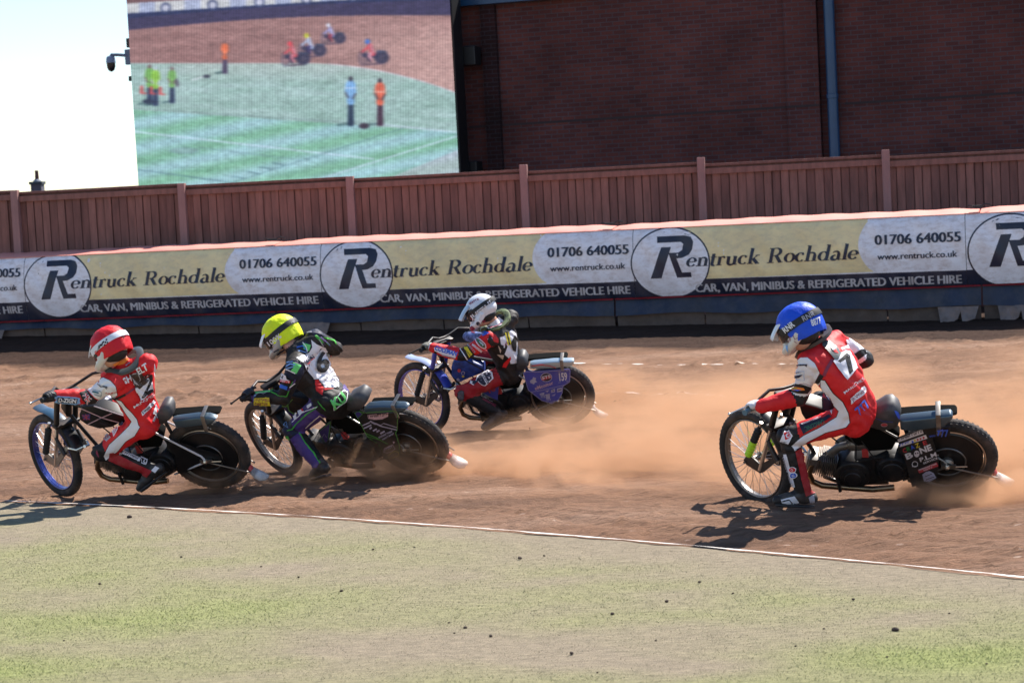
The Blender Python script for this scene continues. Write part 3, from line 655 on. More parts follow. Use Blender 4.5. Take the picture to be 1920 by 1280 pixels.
def screen_image():
    X0, Y0, Wp, Hp = 236, -170, 632, 540
    yy, xx = np.mgrid[0:Hp, 0:Wp].astype(float); xx += X0; yy += Y0
    A = np.zeros((Hp, Wp, 3))
    def fill(mask, c): A[mask] = c
    def inpoly(pts):
        P = np.array(pts, float); x, y = xx, yy; ins = np.zeros(x.shape, bool); j = len(P)-1
        for i in range(len(P)):
            c = ((P[i, 1] > y) != (P[j, 1] > y)) & (x < (P[j, 0]-P[i, 0])*(y-P[i, 1])/(P[j, 1]-P[i, 1]+1e-9)+P[i, 0]); ins ^= c; j = i
        return ins
    def line(p, q, w, c, a=1.0):
        p = np.array(p, float); q = np.array(q, float); d = q-p; L2 = d@d
        t = np.clip(((xx-p[0])*d[0]+(yy-p[1])*d[1])/L2, 0, 1); ds = np.hypot(xx-p[0]-t*d[0], yy-p[1]-t*d[1])
        k = np.clip(w/2+.7-ds, 0, 1)[..., None]*a; A[:] = A*(1-k)+np.array(c)*k
    def ell(cx, cy, rx, ry, c, a=1.0):
        k = np.clip((1.25-np.hypot((xx-cx)/rx, (yy-cy)/ry))*3, 0, 1)[..., None]*a; A[:] = A*(1-k)+np.array(c)*k
    # dirt
    n = vnoise(xx/70, yy/7, 3, 4); base = np.array([156, 114, 108])
    A[:] = base+(n[..., None]-.5)*np.array([50, 42, 38])
    k = np.clip((xx-560)/240, 0, 1)*np.clip((yy-15)/60, 0, 1); k = (k*(.6+.6*vnoise(xx/40, yy/25, 8, 3)))[..., None]; A[:] = A*(1-k)+np.array([200, 158, 146])*k
    topl = lambda x: 56-(x-244)*.045-10*np.sin((x-244)/600*3.14)  # top of the dirt
    d = yy-topl(xx)
    fill(d < 0, (58, 50, 82)); A[d < 0] += ((vnoise(xx, yy/3, 5, 3)-.5)[d < 0])[:, None]*20
    b2 = yy-(34-(xx-244)*.058-6*np.sin((xx-244)/600*3.14)); fill(b2 < 0, (36, 44, 84))
    b3 = yy-(25-(xx-244)*.062); fill(b3 < 0, (204, 204, 200)); fill((b3 < 0) & (np.sin(xx/13.5) > .45), (176, 184, 206)); 
    for cx in range(310, 860, 88): ell(cx, 26-(cx-244)*.062-7, 9, 9, (60, 70, 108)); ell(cx, 26-(cx-244)*.062-7, 6, 6, (200, 200, 210))
    b4 = yy-(6-(xx-244)*.062); fill(b4 < 0, (120, 84, 84)); fill(yy < -60, (205, 215, 225))
    # infield
    curve = 118+.0*xx+np.clip((xx-560)/290, 0, 1)**2*54
    g = yy > curve
    gn = vnoise(xx/55, yy/8, 12, 4)
    col = np.array([160, 190, 178])+(gn[..., None]-.5)*np.array([44, 34, 44]); A[g] = col[g]
    k = (np.clip((xx-250)/120, 0, 1)*np.clip(1-(yy-118)/40, 0, 1)*.4)[..., None]; A[g] = (A*(1-k)+np.array([196, 186, 176])*k)[g]
    lo = yy > 205+(xx-244)*.07
    st = .5+.5*np.sin((yy*1.9+xx*.42)/14.0); gc = np.array([128, 184, 150])*(1-st[..., None])+np.array([162, 204, 204])*st[..., None]
    gc = gc+(gn[..., None]-.5)*30; A[lo] = gc[lo]
    wl = inpoly([(700, 345), (860, 280), (870, 372), (690, 372)]); A[wl] = (A*.4+np.array([188, 182, 190])*.6)[wl]
    pts = [(x, 118+max(0, (x-560)/290)**2*54) for x in range(240, 870, 15)]
    for p, q in zip(pts[:-1], pts[1:]): line(p, q, 1.6 if p[0] > 600 else .8, (226, 214, 216), .9 if p[0] > 600 else .45)
    line((246, 203), (700, 232), 1.4, (120, 140, 140), .7); line((700, 232), (860, 248), 2.2, (206, 222, 232), .8)
    line((246, 246), (700, 298), 2.6, (205, 226, 238), .8); line((590, 338), (860, 254), 2.6, (205, 226, 238), .8)
    line((246, 316), (435, 342), 1.6, (88, 122, 132), .8); line((435, 342), (755, 240), 1.6, (96, 132, 136), .7); line((370, 276), (565, 300), 1.3, (110, 140, 150), .6)
    for x, y in ((445, 333), (473, 324), (497, 316), (520, 308)): line((x-10, y-3), (x+12, y+1), 1.5, (70, 104, 112), .8)
    ell(345, 282, 27, 6, (124, 150, 164), .5); ell(345, 282, 20, 4, (150, 186, 180), .6)
    # people in the infield
    def person(x, y, h, top, leg, skin=(120, 90, 90)):
        line((x-h*.25, y+1), (x+h*.02, y-2), 4, (60, 90, 92), .7)
        line((x-2, y), (x-1, y-h*.45), h*.07, leg); line((x+2.5, y), (x+1.5, y-h*.45), h*.07, leg)
        line((x, y-h*.45), (x, y-h*.80), h*.14, top); line((x-h*.075, y-h*.79), (x-h*.10, y-h*.62), h*.035, top); line((x-h*.10, y-h*.62), (x-h*.05, y-h*.52), h*.03, skin); line((x+h*.075, y-h*.79), (x+h*.095, y-h*.6), h*.035, top); line((x+h*.095, y-h*.6), (x+h*.04, y-h*.5), h*.03, skin); line((x-h*.06, y-h*.60), (x+h*.06, y-h*.60), 1.6, tuple(min(255, q*1.12+18) for q in top), .7)
        ell(x, y-h*.89, h*.036, h*.048, skin)
    person(657, 233, 96, (126, 176, 222), (34, 50, 74), (60, 56, 70)); person(712, 233, 92, (226, 102, 74), (66, 40, 58), (58, 44, 54))
    line((645, 165), (669, 165), 2, (205, 220, 235), .8); line((702, 172), (722, 172), 2.2, (240, 190, 170), .8)
    person(421, 136, 64, (234, 112, 70), (70, 56, 84)); person(280, 194, 78, (120, 180, 88), (40, 52, 84)); person(291, 196, 76, (142, 196, 70), (42, 54, 84), (200, 210, 220)); person(322, 191, 70, (120, 176, 90), (38, 50, 80)); 
    for x, y in ((265, 172), (283, 173), (300, 174)): line((x, y-9), (x, y), 5, (214, 70, 70), .9); line((x-2, y+2), (x+8, y+3), 2.4, (214, 70, 70), .9)
    ell(278, 190, 10, 4, (40, 50, 74)); line((360, 150), (384, 143), 2.5, (222, 226, 226), .8); ell(387, 143, 6, 3, (50, 50, 66)); ell(682, 236, 9, 5, (64, 52, 66)); line((330, 150), (332, 160), 5, (90, 80, 96))
    # the four riders as the camera feed shows them
    def rider(x, y, s, hel, top, leg, bike=(44, 44, 72)):
        ell(x-16*s, y-9*s, 8*s, 13*s, bike, .55); ell(x-16*s, y-9*s, 6*s, 10*s, (176, 134, 130), .6); ell(x+17*s, y-10*s, 12*s, 11*s, bike, .9); line((x-14*s, y-14*s), (x+14*s, y-12*s), 7*s, bike, .9)
        line((x-9*s, y+3*s), (x+14*s, y+1*s), 3*s, (80, 62, 80), .8)
        line((x-2*s, y-4*s), (x-5*s, y-16*s), 5*s, leg); line((x+2*s, y-16*s), (x-4*s, y-31*s), 7.5*s, top); line((x-5*s, y-30*s), (x-17*s, y-20*s), 3.5*s, top); ell(x-8*s, y-38*s, 3.9*s, 4.3*s, hel); line((x-1*s, y-17*s), (x-9*s, y-9*s), 4*s, leg); line((x-9*s, y-10*s), (x-3*s, y-2*s), 3*s, (50, 44, 66)); line((x+10*s, y-21*s), (x+24*s, y-20*s), 3*s, (60, 66, 92)); ell(x+17*s, y-10*s, 5*s, 5*s, (84, 74, 92), .7); line((x-3*s, y-31*s), (x+2*s, y-20*s), 3*s, (206, 196, 210), .6)
    rider(622, 80, .86, (226, 230, 240), (150, 150, 200), (170, 60, 74)); rider(582, 104, .98, (222, 226, 60), (176, 190, 214), (60, 50, 100)); rider(551, 120, 1.0, (220, 66, 76), (218, 80, 86), (206, 120, 132)); rider(697, 118, 1.05, (70, 120, 210), (214, 74, 84), (214, 150, 160))
    # soften, then the LED columns
    for _ in range(4):
        A[:, 1:-1] = (A[:, :-2]+2*A[:, 1:-1]+A[:, 2:])/4; A[1:-1] = (A[:-2]+2*A[1:-1]+A[2:])/4
    for sx_ in range(244, 880, 76): A[:, max(0, sx_-X0):max(0, sx_-X0)+1] *= .93
    for sy_ in range(-120, 372, 62): A[max(0, sy_-Y0):max(0, sy_-Y0)+1] *= .94
    A += (vnoise(xx/3.1, yy/2.3, 55, 2)[..., None]-.5)*16+(vnoise(xx/22, yy/5, 57, 3)[..., None]-.5)*14
    A = A*(1+(vnoise(xx/2.2, yy/2.8, 61, 3)[..., None]-.5)*.30+(vnoise(xx/9, yy/6, 63, 2)[..., None]-.5)*.16)
    for _ in range(2): A[:, 2:-2] = (A[:, :-4]+A[:, 1:-3]+A[:, 2:-2]+A[:, 3:-1]+A[:, 4:])/5
    A = (A*.95+np.array([178, 190, 196])*.05)*np.array([.99, 1.0, 1.05])
    led = 1-.075*(np.sin(xx*2*math.pi/4.9) > .35); A *= led[..., None]
    A = np.clip(A, 0, 255)/255
    img = bpy.data.images.new('live_race_feed', Wp, Hp); B = np.ones((Hp, Wp, 4), np.float32); B[..., :3] = A[::-1]; img.pixels.foreach_set(B.ravel()); img.update(); img.pack()
    return img, (X0, Y0, Wp, Hp)
img, (IX, IY, IW, IH) = screen_image()
nu, nw = 60, 50; V = []; UV = []
for j in range(nw):
    for i in range(nu):
        x = -hw+2*hw*i/(nu-1); z = zB+(zT-zB)*j/(nw-1); p = spt((sL+sR)/2+x, z, .0); q = proj(p)
        V.append((x, 0.0, z)); UV.append(((q[0]-IX)/IW, 1-(q[1]-IY)/IH))
sm = bpy.data.materials.new('screen_picture'); sm.use_nodes = True; N = sm.node_tree.nodes; L = sm.node_tree.links; b = N['Principled BSDF']
ti = N.new('ShaderNodeTexImage'); ti.image = img; ti.extension = 'EXTEND'; b.inputs['Base Color'].default_value = (.01, .01, .01, 1); b.inputs['Roughness'].default_value = .5
L.new(ti.outputs[0], b.inputs['Emission Color']); b.inputs['Emission Strength'].default_value = .50
o = grid_obj('picture', V, nu, nw, sm, False); o.parent = sroot
uvl = o.data.uv_layers.new(name='UVMap'); li = np.zeros(len(o.data.loops), np.int32); o.data.loops.foreach_get('vertex_index', li); uvl.data.foreach_set('uv', np.array(UV, np.float32)[li].ravel())
# dome camera on the screen's left edge
cs, cz = on_screen(208, 118); droot = empty('dome_camera', spt(sL, on_screen(238, 107)[1], 0)); droot.rotation_euler = root.rotation_euler; tag(droot, 'grey dome security camera on a bent arm at the left edge of the screen', 'camera')
dx = cs-sL; M_GREY = mat('grey_metal', (.10, .13, .19), .45)
mb = MB(); mb.box((-.06, .08, 0), (.07, .05, .14)); mb.build('wall_box', M_GREY, droot, 0, bevel=.01)
mb = MB(); mb.tube([(-.05, .06, .02), (dx*.6, .02, .05), (dx*.95, 0, .06), (dx, 0, .03), (dx, 0, -.05)], .03, 10); mb.build('arm', M_GREY, droot)
zc = cz-on_screen(238, 107)[1]
mb = MB(); mb.disc((dx, 0, zc), (0, 0, 1), [(.03, .13), (.07, .115), (.085, .07), (.09, 0.0), (.085, -.005)], 20); mb.build('housing', mat('grey_blue_shell', (.16, .20, .30), .4), droot)
mb = MB(); mb.disc((dx, 0, zc-.01), (0, 0, 1), [(.083, 0.0), (.08, -.06), (.062, -.12), (.03, -.15), (.002, -.158)], 20); mb.build('dome', mat('smoked_dome', (.01, .012, .018), .15), droot)
for q_, h_ in (((-.03, .1, .26), (.06, .05, .085)), ((-.03, .1, -.40), (.06, .05, .045)), ((-.04, .05, on_screen(243, 352)[1]-droot.location.z), (.10, .06, .03))): MB().box(q_, h_).build('cable_box', M_BLACK, droot, 0)

# ------------------------------------------------------------------ rooftops beyond
YH = 60.0
c = at_depth(56, 352, YH)
root = empty('terraced_house', (c[0], YH+3, 0)); tag(root, 'distant house whose brick chimney with a tall pot shows over the fence', 'house')
W_ = mat('house_brick', (.07, .065, .085), .85, var=.25, scale=4); SL = mat('slate', (.05, .06, .08), .6)
zr = 2.62
MB().box((0, 0, 1.15), (4.6, 3.5, 1.15)).build('wall', W_, root, 0)
MB().add([(-4.8, -3.7, 2.25), (4.8, -3.7, 2.25), (4.8, 0, 2.55), (-4.8, 0, 2.55), (-4.8, 3.7, 2.25), (4.8, 3.7, 2.25)], [(0, 1, 2, 3), (3, 2, 5, 4), (0, 3, 4), (1, 5, 2)]).build('roof', SL, root, 0)
k = YH/CAM_F
ct = at_depth(56, 343, YH)[2]; ch = MB().box((0, -2, (2.3+ct)/2), (10*k, .22, (ct-2.3)/2)); ch.build('chimney', W_, root, 0)
mb = MB(); mb.box((0, -2, ct), (12.5*k, .26, .04)); mb.build('chimney_cap', mat('dark_mortar', (.03, .04, .05), .8), root, 0, bevel=.01)
tp = at_depth(55, 319, YH)[2]; mb = MB(); mb.disc((0, -2, 0), (0, 0, 1), [(.075, ct), (.06, ct+.1), (.05, tp-.05), (.055, tp)], 14); mb.build('chimney_pot', mat('terracotta', (.085, .035, .03), .8), root)
mb = MB(); mb.ellipsoid((0, -2, ct+.03), np.diag([.13, .13, .09]), 12, 6); mb.build('flaunching', mat('mortar', (.2, .22, .26), .9), root)
c2 = at_depth(-6, 352, 70); root = empty('bungalow', (c2[0], 73, 0)); tag(root, 'distant low house at the left edge with a blue grey pitched roof', 'house')
k = 70/CAM_F; zt = at_depth(10, 357, 70)[2]; ze = at_depth(33, 367, 70)[2]
MB().box((-2.0, 0, (ze-.2)/2), (2.55, 3, (ze-.2)/2)).build('wall', mat('pale_render', (.42, .38, .42), .8), root, 0)
e = .72
MB().add([(-5, -3.2, ze-.25), (.25, -3.2, ze-.25), (.02, -3.2, zt-.02), (-5, -3.2, zt-.02)], [(0, 1, 2, 3)]).build('gable_board', mat('pale_render', (.42, .38, .42)), root, 0)
MB().add([(-5, -3.3, zt-.35), (-.15, -3.3, zt-.35), (.10, -3.0, zt), (-5, -3.0, zt), (-5, 3.3, zt-.35), (.1, 3.3, zt-.35), (.75, -3.0, ze), (.75, 3.0, ze)], [(0, 1, 2, 3), (3, 2, 5, 4), (2, 6, 7, 5)]).build('roof', mat('blue_slate', (.035, .09, .14), .5), root, 0)
# ------------------------------------------------------------------ riders' poses and machines (metres, world axes)
RD = {
 'blu': {"bike":[2.34243,14.92562,-0.21196,0.63184,-0.8075],"grip":[0.3666,0.35,0.9737],"j":{"pel":[2.279,14.29,0.659],"hipL":[2.228,14.212,0.626],"hipR":[2.336,14.366,0.694],"spine":[2.195,14.158,0.877],"neck":[2.031,14.196,1.112],"shL":[1.95,14.036,1.029],"shR":[2.171,14.33,1.134],"elL":[1.908,14.191,0.79],"wrL":[1.643,14.187,0.737],"elR":[2.395,14.454,0.997],"wrR":[2.209,14.602,0.892],"head":[1.908,14.077,1.265],"knL":[1.831,14.325,0.501],"anL":[1.93,14.397,0.1],"toL":[1.741,14.414,0.064],"knR":[2.118,14.736,0.693],"anR":[2.413,14.87,0.426],"toR":[2.266,14.973,0.366]}},
 'red': {"bike":[-3.07447,17.24603,-0.21294,0.55654,-0.65703],"grip":[0.0446,0.35,1.181],"j":{"pel":[-2.925,16.706,0.612],"hipL":[-2.942,16.612,0.581],"hipR":[-2.913,16.798,0.65],"spine":[-2.953,16.576,0.837],"neck":[-2.991,16.437,1.062],"shL":[-3.097,16.294,0.947],"shR":[-2.809,16.384,1.079],"elL":[-3.283,16.483,0.835],"wrL":[-3.532,16.389,0.865],"elR":[-2.988,16.609,1.033],"wrR":[-3.203,16.74,0.968],"head":[-3.073,16.301,1.228],"knL":[-3.284,16.764,0.37],"anL":[-2.897,16.811,0.205],"toL":[-3.018,16.828,0.059],"knR":[-3.251,17.057,0.712],"anR":[-2.994,17.223,0.424],"toR":[-3.145,17.32,0.363]}},
 'yel': {"bike":[-1.36787,17.67871,-0.48307,0.62693,-0.42961],"grip":[0.2011,0.35,1.1247],"j":{"pel":[-1.458,17.098,0.635],"hipL":[-1.509,17.014,0.655],"hipR":[-1.404,17.182,0.626],"spine":[-1.605,17.151,0.847],"neck":[-1.728,17.011,1.058],"shL":[-1.726,16.845,0.943],"shR":[-1.573,17.08,1.154],"elL":[-1.841,16.972,0.707],"wrL":[-2.093,17.038,0.718],"elR":[-1.433,17.315,1.058],"wrR":[-1.662,17.43,1.012],"head":[-1.85,17.145,1.2],"knL":[-1.815,17.198,0.417],"anL":[-1.573,16.999,0.136],"toL":[-1.672,17.134,0.047],"knR":[-1.632,17.54,0.696],"anR":[-1.315,17.607,0.428],"toR":[-1.428,17.747,0.366]}},
 'whi': {"bike":[-0.21753,20.38393,-0.14963,0.48533,-0.63517],"grip":[0.2663,0.35,1.0464],"j":{"pel":[-0.029,20.062,0.589],"hipL":[-0.07,19.98,0.548],"hipR":[0.008,20.137,0.643],"spine":[-0.07,19.886,0.775],"neck":[-0.136,19.764,1.007],"shL":[-0.202,19.61,0.907],"shR":[-0.002,19.879,1.073],"elL":[-0.457,19.611,0.767],"wrL":[-0.727,19.611,0.848],"elR":[-0.214,19.965,0.87],"wrR":[-0.415,20.138,0.903],"head":[-0.265,19.675,1.176],"knL":[-0.486,19.945,0.396],"anL":[-0.162,20.061,0.157],"toL":[-0.308,20.002,0.049],"knR":[-0.398,20.254,0.723],"anR":[-0.134,20.394,0.427],"toR":[-0.289,20.479,0.358]}}}
def rotm(ax, a):
    ax = np.array(ax, float); ax /= np.linalg.norm(ax); K = np.array([[0, -ax[2], ax[1]], [ax[2], 0, -ax[0]], [-ax[1], ax[0], 0]])
    return np.eye(3)+math.sin(a)*K+(1-math.cos(a))*K@K
def bike_frame(k):
    x, y, yaw, lean, st = RD[k]['bike']
    M = rotm((0, 0, 1), math.pi+yaw)@rotm((1, 0, 0), -lean)
    rk = R(23); S = rotm((-math.sin(rk), 0, math.cos(rk)), st); pt = np.array([.62, 0, .355])
    return M, np.array([x, y, 0.0]), S, pt
DUST = (.30, .17, .11)
M_TYRE = mat('tyre_rubber', (.018, .017, .017), .85, var=.3, scale=9, bump=.4, bscale=60, dirt=.75, dscale=6, dcol=(.13, .085, .065))
M_STEEL = mat('bright_steel', (.62, .60, .58), .28, 1.0, var=.1, dirt=.35, dscale=9, dcol=(.2, .13, .1))
M_DULL = mat('dull_alloy', (.24, .225, .21), .45, .8, var=.3, scale=14, dirt=.6, dscale=9, dcol=(.10, .065, .05))
M_CASE = mat('engine_black', (.014, .013, .014), .5, .3, var=.3, scale=10, dirt=.6, dscale=7, dcol=(.10, .065, .05))
M_FRAMEM = mat('frame_enamel', (.012, .012, .014), .35, 0, coat=.5)
M_CARBON = mat('black_plastic_gloss', (.007, .007, .008), .38, dirt=.35, dscale=5, dcol=(.07, .045, .036))
M_SEAT = mat('worn_seat_leather', (.055, .055, .06), .55, var=.3, scale=10, dirt=.5, dscale=8, dcol=(.16, .13, .12))
M_EXH = mat('heat_stained_pipe', (.30, .20, .12), .32, 1.0, var=.3, scale=6)
M_SIL = mat('silencer_alloy', (.075, .115, .15), .36, .55, var=.15, scale=6, dirt=.3, dscale=6, dcol=(.12, .09, .08))
M_WHITEP = mat('white_plastic', (.70, .66, .64), .5, dirt=.5, dscale=10, dcol=(.45, .28, .2))
M_REDP = mat('red_plastic', (.55, .05, .05), .45, dirt=.3, dscale=10)
M_RUB = mat('grip_rubber', (.012, .012, .013), .8)

def arc_plate(mb, c, r, a0, a1, w, th=.006, n=20, flare=0.0, m=None, drop=.012):
    V = []; js = (-1, -.8, -.35, .35, .8, 1)
    for i in range(n+1):
        a = R(a0+(a1-a0)*i/n); rr = r+flare*max(0, 1-i/(n*.3))**2
        for q in js: V.append((c[0]+(rr-drop*abs(q)**3)*math.cos(a), w*q, c[2]+(rr-drop*abs(q)**3)*math.sin(a)))
    k = len(js); m2 = len(V)
    V += [(x+(c[0]-x)*th/r, y, z+(c[2]-z)*th/r) for x, y, z in V]
    F = []
    for i in range(n):
        for j in range(k-1):
            p = i*k+j; F += [(p, p+1, p+k+1, p+k), (m2+p, m2+p+k, m2+p+k+1, m2+p+1)]
    for i in range(n):
        for j in (0, k-1): p = i*k+j; F.append((p, p+k, m2+p+k, m2+p))
    for i in (0, n): F += [(i*k+j, i*k+j+1, m2+i*k+j+1, m2+i*k+j) for j in range(k-1)]
    return mb.add(V, F, m)

def make_bike(k, cfg):
    M, t, S, pt = bike_frame(k)
    W4 = Matrix([[*M[0], t[0]], [*M[1], t[1]], [*M[2], t[2]], [0, 0, 0, 1]])
    root = empty('speedway_motorcycle', M=W4); tag(root, cfg['label'], 'motorcycle', 'speedway motorcycles racing through the bend')
    parts = []
    def P(mb, name, m, par=root, **kw):
        o = mb.build(name, m, par, **kw); parts.append(o); return o
    # --- rear wheel
    c = np.array([-.665, 0, .345]); ny = (0, 1, 0)
    mb = MB(); mb.torus(c, ny, .300, .045, 72, 14)
    for q in range(54):
        for row in (-1, 0, 1):
            a = 2*math.pi*(q+.5*(row != 0))/54; rr = .3368-.007*abs(row); d = np.array([math.cos(a), 0, math.sin(a)])
            mb.box(c+d*rr+np.array([0, .022*row, 0]), (.0085, .0095, .007), np.array([d, [0, 1, 0], np.cross(d, [0, 1, 0])]).T)
    rw = P(mb, 'rear_wheel', M_TYRE)
    mb = MB()
    for sy in (1, -1): mb.torus(c+np.array([0, .026*sy, 0]), ny, .258, .0075, 64, 8)
    mb.disc(c, ny, [(.262, -.026), (.250, -.02), (.250, .02), (.262, .026)], 56, cap=False); P(mb, 'rim', cfg.get('rrim', M_STEEL), rw)
    mb = MB(); mb.disc(c, ny, [(.245, .020), (.235, .030), (.16, .036), (.13, .044), (.06, .050), (.05, .05)], 56); mb.disc(c, ny, [(.245, -.020), (.235, -.030), (.16, -.036), (.06, -.050), (.05, -.05)], 56)
    P(mb, 'wheel_disc', M_CARBON, rw)
    mb = MB(); mb.disc(c, ny, [(.03, -.09), (.045, -.075), (.045, .075), (.03, .09)], 24); mb.torus(c+np.array([0, .052, 0]), ny, .125, .006, 48, 6); mb.disc(c, ny, [(.012, -.12), (.012, .12)], 12)
    P(mb, 'hub', M_DULL, rw)
    # --- frame
    mb = MB(); r_ = .0135
    mb.tube([(.405, 0, .78), (.355, 0, .96)], .026, 12)
    mb.tube([(.375, 0, .90), (.1, 0, .80), (-.15, 0, .735), (-.40, 0, .71)], r_+.003)
    mb.tube([(.40, 0, .80), (.25, 0, .45), (.18, 0, .18), (.10, 0, .135), (-.25, 0, .135), (-.40, 0, .22), (-.42, 0, .5), (-.38, 0, .71)], r_+.002)
    P(mb, 'frame', cfg.get('frame', M_FRAMEM))
    for sy in (1, -1):
        mb = MB(); y = .088*sy
        mb.tube([(-.20, .05*sy, .70), (-.33, y, .63), (-.64, y+.01*sy, .40), (-.665, y+.012*sy, .36)], .0085, 8); P(mb, 'frame_stay', cfg.get('stay', M_DULL))
        mb = MB(); mb.tube([(-.36, .07*sy, .20), (-.64, y+.01*sy, .33), (-.69, y+.012*sy, .345)], .0085, 8); P(mb, 'frame_stay', cfg.get('stay', M_DULL))
        mb = MB(); mb.box((-.675, y+.018*sy, .352), (.05, .006, .018)); mb.tube([(-.72, y+.02*sy, .352), (-.80, y+.02*sy, .352)], .006, 6); mb.disc((-.665, y+.02*sy, .348), (0, sy, 0), [(.018, 0), (.018, .012), (.008, .02)], 6); P(mb, 'chain_tensioner', M_STEEL)
    # --- engine
    mb = MB()
    mb.disc((-.02, 0, .265), ny, [(.06, -.105), (.115, -.095), (.13, -.07), (.13, .07), (.118, .092), (.07, .10)], 32)
    mb.prism([(-.02, .39), (.06, .36), (.13, .25), (.08, .16), (-.04, .138), (-.3, .20), (-.40, .29), (-.36, .42), (-.26, .44)], -.085, .075, inset=.06)
    mb.box((-.14, 0, .15), (.12, .05, .012)); mb.box((.04, .02, .155), (.03, .07, .02))
    eng = P(mb, 'engine', M_CASE, bevel=.006)
    mb = MB(); mb.disc((-.295, .06, .33), ny, [(.115, 0), (.115, .04), (.105, .055), (.075, .058), (.07, .066), (.045, .07), (.0, .072)], 36); mb.disc((-.02, .085, .265), ny, [(.09, 0), (.085, .025), (.06, .03), (.055, .04), (.0, .042)], 32)
    for q in range(8):
        a = 2*math.pi*q/8; mb.disc((-.295+.088*math.cos(a), .112, .33+.088*math.sin(a)), ny, [(.007, 0), (.007, .01)], 6)
    P(mb, 'clutch_cover', M_CASE, eng)
    mb = MB(); ax = np.array([.965, 0, .26]); ax /= np.linalg.norm(ax); uz = np.cross(ax, [0, 1, 0]); FR = np.array([ax, [0, 1, 0], uz]).T; b0 = np.array([-.02, 0, .275])
    for q in range(10): mb.box(b0+ax*(.125+q*.0135), (.0028, .082-.012*(q > 7), .078-.006*(q > 7)), FR)
    mb.disc(b0, ax, [(.055, .10), (.055, .255)], 20); P(mb, 'cylinder', M_DULL, eng)
    mb = MB(); mb.box(b0+ax*.285, (.032, .07, .065), FR); mb.box(b0+ax*.315+uz*.0, (.012, .055, .05), FR); P(mb, 'cylinder_head', M_DULL, eng, bevel=.008)
    mb = MB(); mb.tube([(.13, .0, .40), (.07, .0, .46), (.0, .0, .48)], .030, 12); mb.disc((-.03, 0, .49), (-1, 0, .1), [(.045, -.03), (.05, .0), (.05, .09), (.03, .10)], 16); P(mb, 'carburettor', M_DULL)
    mb = MB(); mb.box((-.115, .045, .45), (.022, .018, .035)); P(mb, 'ignition_coil', M_REDP, bevel=.004)
    mb = MB(); mb.prism([(-.02, .70), (.02, .58), (-.12, .45), (-.30, .46), (-.36, .60), (-.30, .68)], -.055, .045, inset=.05); P(mb, 'oil_tank', mat('matt_black', (.006, .006, .006), .9, spec=.08), bevel=.01)
    mb = MB(); mb.tube([(.20, .03, .37), (.262, .055, .345), (.282, .068, .28), (.262, .075, .21), (.20, .08, .175), (.10, .085, .165), (0, .09, .155), (-.15, .10, .145), (-.30, .10, .16)], .0225, 14); P(mb, 'exhaust_pipe', M_EXH)
    mb = MB(); mb.tube([(.085, .06, .235), (.083, .125, .24)], .011, 8); mb.tube([(.082, .128, .262), (.072, .132, .165)], .0125, 8); P(mb, 'footrest', M_CASE)
    mb = MB(); mb.tube([(-.06, -.06, .30), (-.06, -.24, .31)], .0125, 8); mb.box((-.06, -.17, .285), (.035, .05, .006)); P(mb, 'footrest', M_CASE)
    mb = MB(); mb.prism([(-.32, .42), (-.30, .22), (-.62, .26), (-.72, .34), (-.66, .44)], -.112, -.104); P(mb, 'chain_guard', M_CARBON)
    # cables and hoses
    mb = MB(); mb.tube([(.30, .03, .97), (.22, .07, .86), (.02, .085, .72), (-.06, .09, .56), (-.05, .08, .40), (-.1, .05, .36)], .0055, 6); mb.tube([(.36, -.04, .98), (.30, -.08, .8), (.2, -.07, .6), (.06, -.03, .47)], .0055, 6); mb.tube([(-.10, .09, .60), (-.16, .10, .48), (-.20, .09, .40)], .004, 6)
    P(mb, 'cable', M_RUB)
    # --- tank, seat, mudguard
    mb = MB(); mb.prism(cfg['tank'], -.05, .075, inset=.02); tk = P(mb, 'fuel_tank', cfg['tankm'], bevel=.006)
    if cfg.get('cap'):
        mb = MB(); mb.disc((.19, 0, .87), (-.25, 0, 1), [(.018, 0), (.018, .02), (.030, .022), (.030, .045), (.02, .05), (0, .05)], 18); P(mb, 'fuel_cap', M_CASE, tk)
    mb = MB(); sp = np.array(cfg['seat']); cs_ = sp.mean(0)
    ys = (-.055, -.05, -.035, -.01, .02, .05, .08, .105, .115); V = []
    for y in ys:
        f = 1-.22*(abs(y-.03)/.085)**4
        for x, z in sp: V.append((cs_[0]+(x-cs_[0])*f, y*(1-.35*np.clip((x-cs_[0])/.12, 0, 1)), cs_[1]+(z-cs_[1])*f))
    n = len(sp); F = [(a*n+b, a*n+(b+1) % n, (a+1)*n+(b+1) % n, (a+1)*n+b) for a in range(len(ys)-1) for b in range(n)]; F += [tuple(range(n)), tuple((len(ys)-1)*n+b for b in range(n))]
    mb.add(V, F); st = P(mb, 'seat', M_SEAT, smooth=70)
    sx = sp[:, 0].min(); x1 = sx-.36
    pl = [(sx+.03, .795), (sx-.05, .80), (x1+.1, .808), (x1, .804), (x1-.012, .79), (x1+.02, .78), (sx+.03, .77)]
    mb = MB(); mb.prism(pl, -.03, .06, inset=.03); P(mb, 'rear_mudguard', mat('matt_black', (.006, .006, .006), .9, spec=.08), bevel=.006)
    # --- silencer
    sl = np.array(cfg['sil']); mb = MB(); mb.prism([tuple(q) for q in sl], .15, .232, inset=.14); so = P(mb, 'silencer', cfg.get('silm', M_SIL), bevel=.014)
    xm = sl[:, 0].min()*.72+sl[:, 0].max()*.28; zt = sl[:, 1].max()+.012; zb_ = sl[:, 1].min()-.01
    mb = MB(); mb.prism([(xm+.016, zb_-.02), (xm+.016, zt), (xm-.016, zt), (xm-.016, zb_-.02)], .233, .239); mb.prism([(xm+.016, zt), (xm+.016, zt+.006), (xm-.016, zt+.006), (xm-.016, zt)], .10, .239); mb.tube([(xm, .20, zb_-.01), (xm+.02, .11, zb_-.10)], .006, 6)
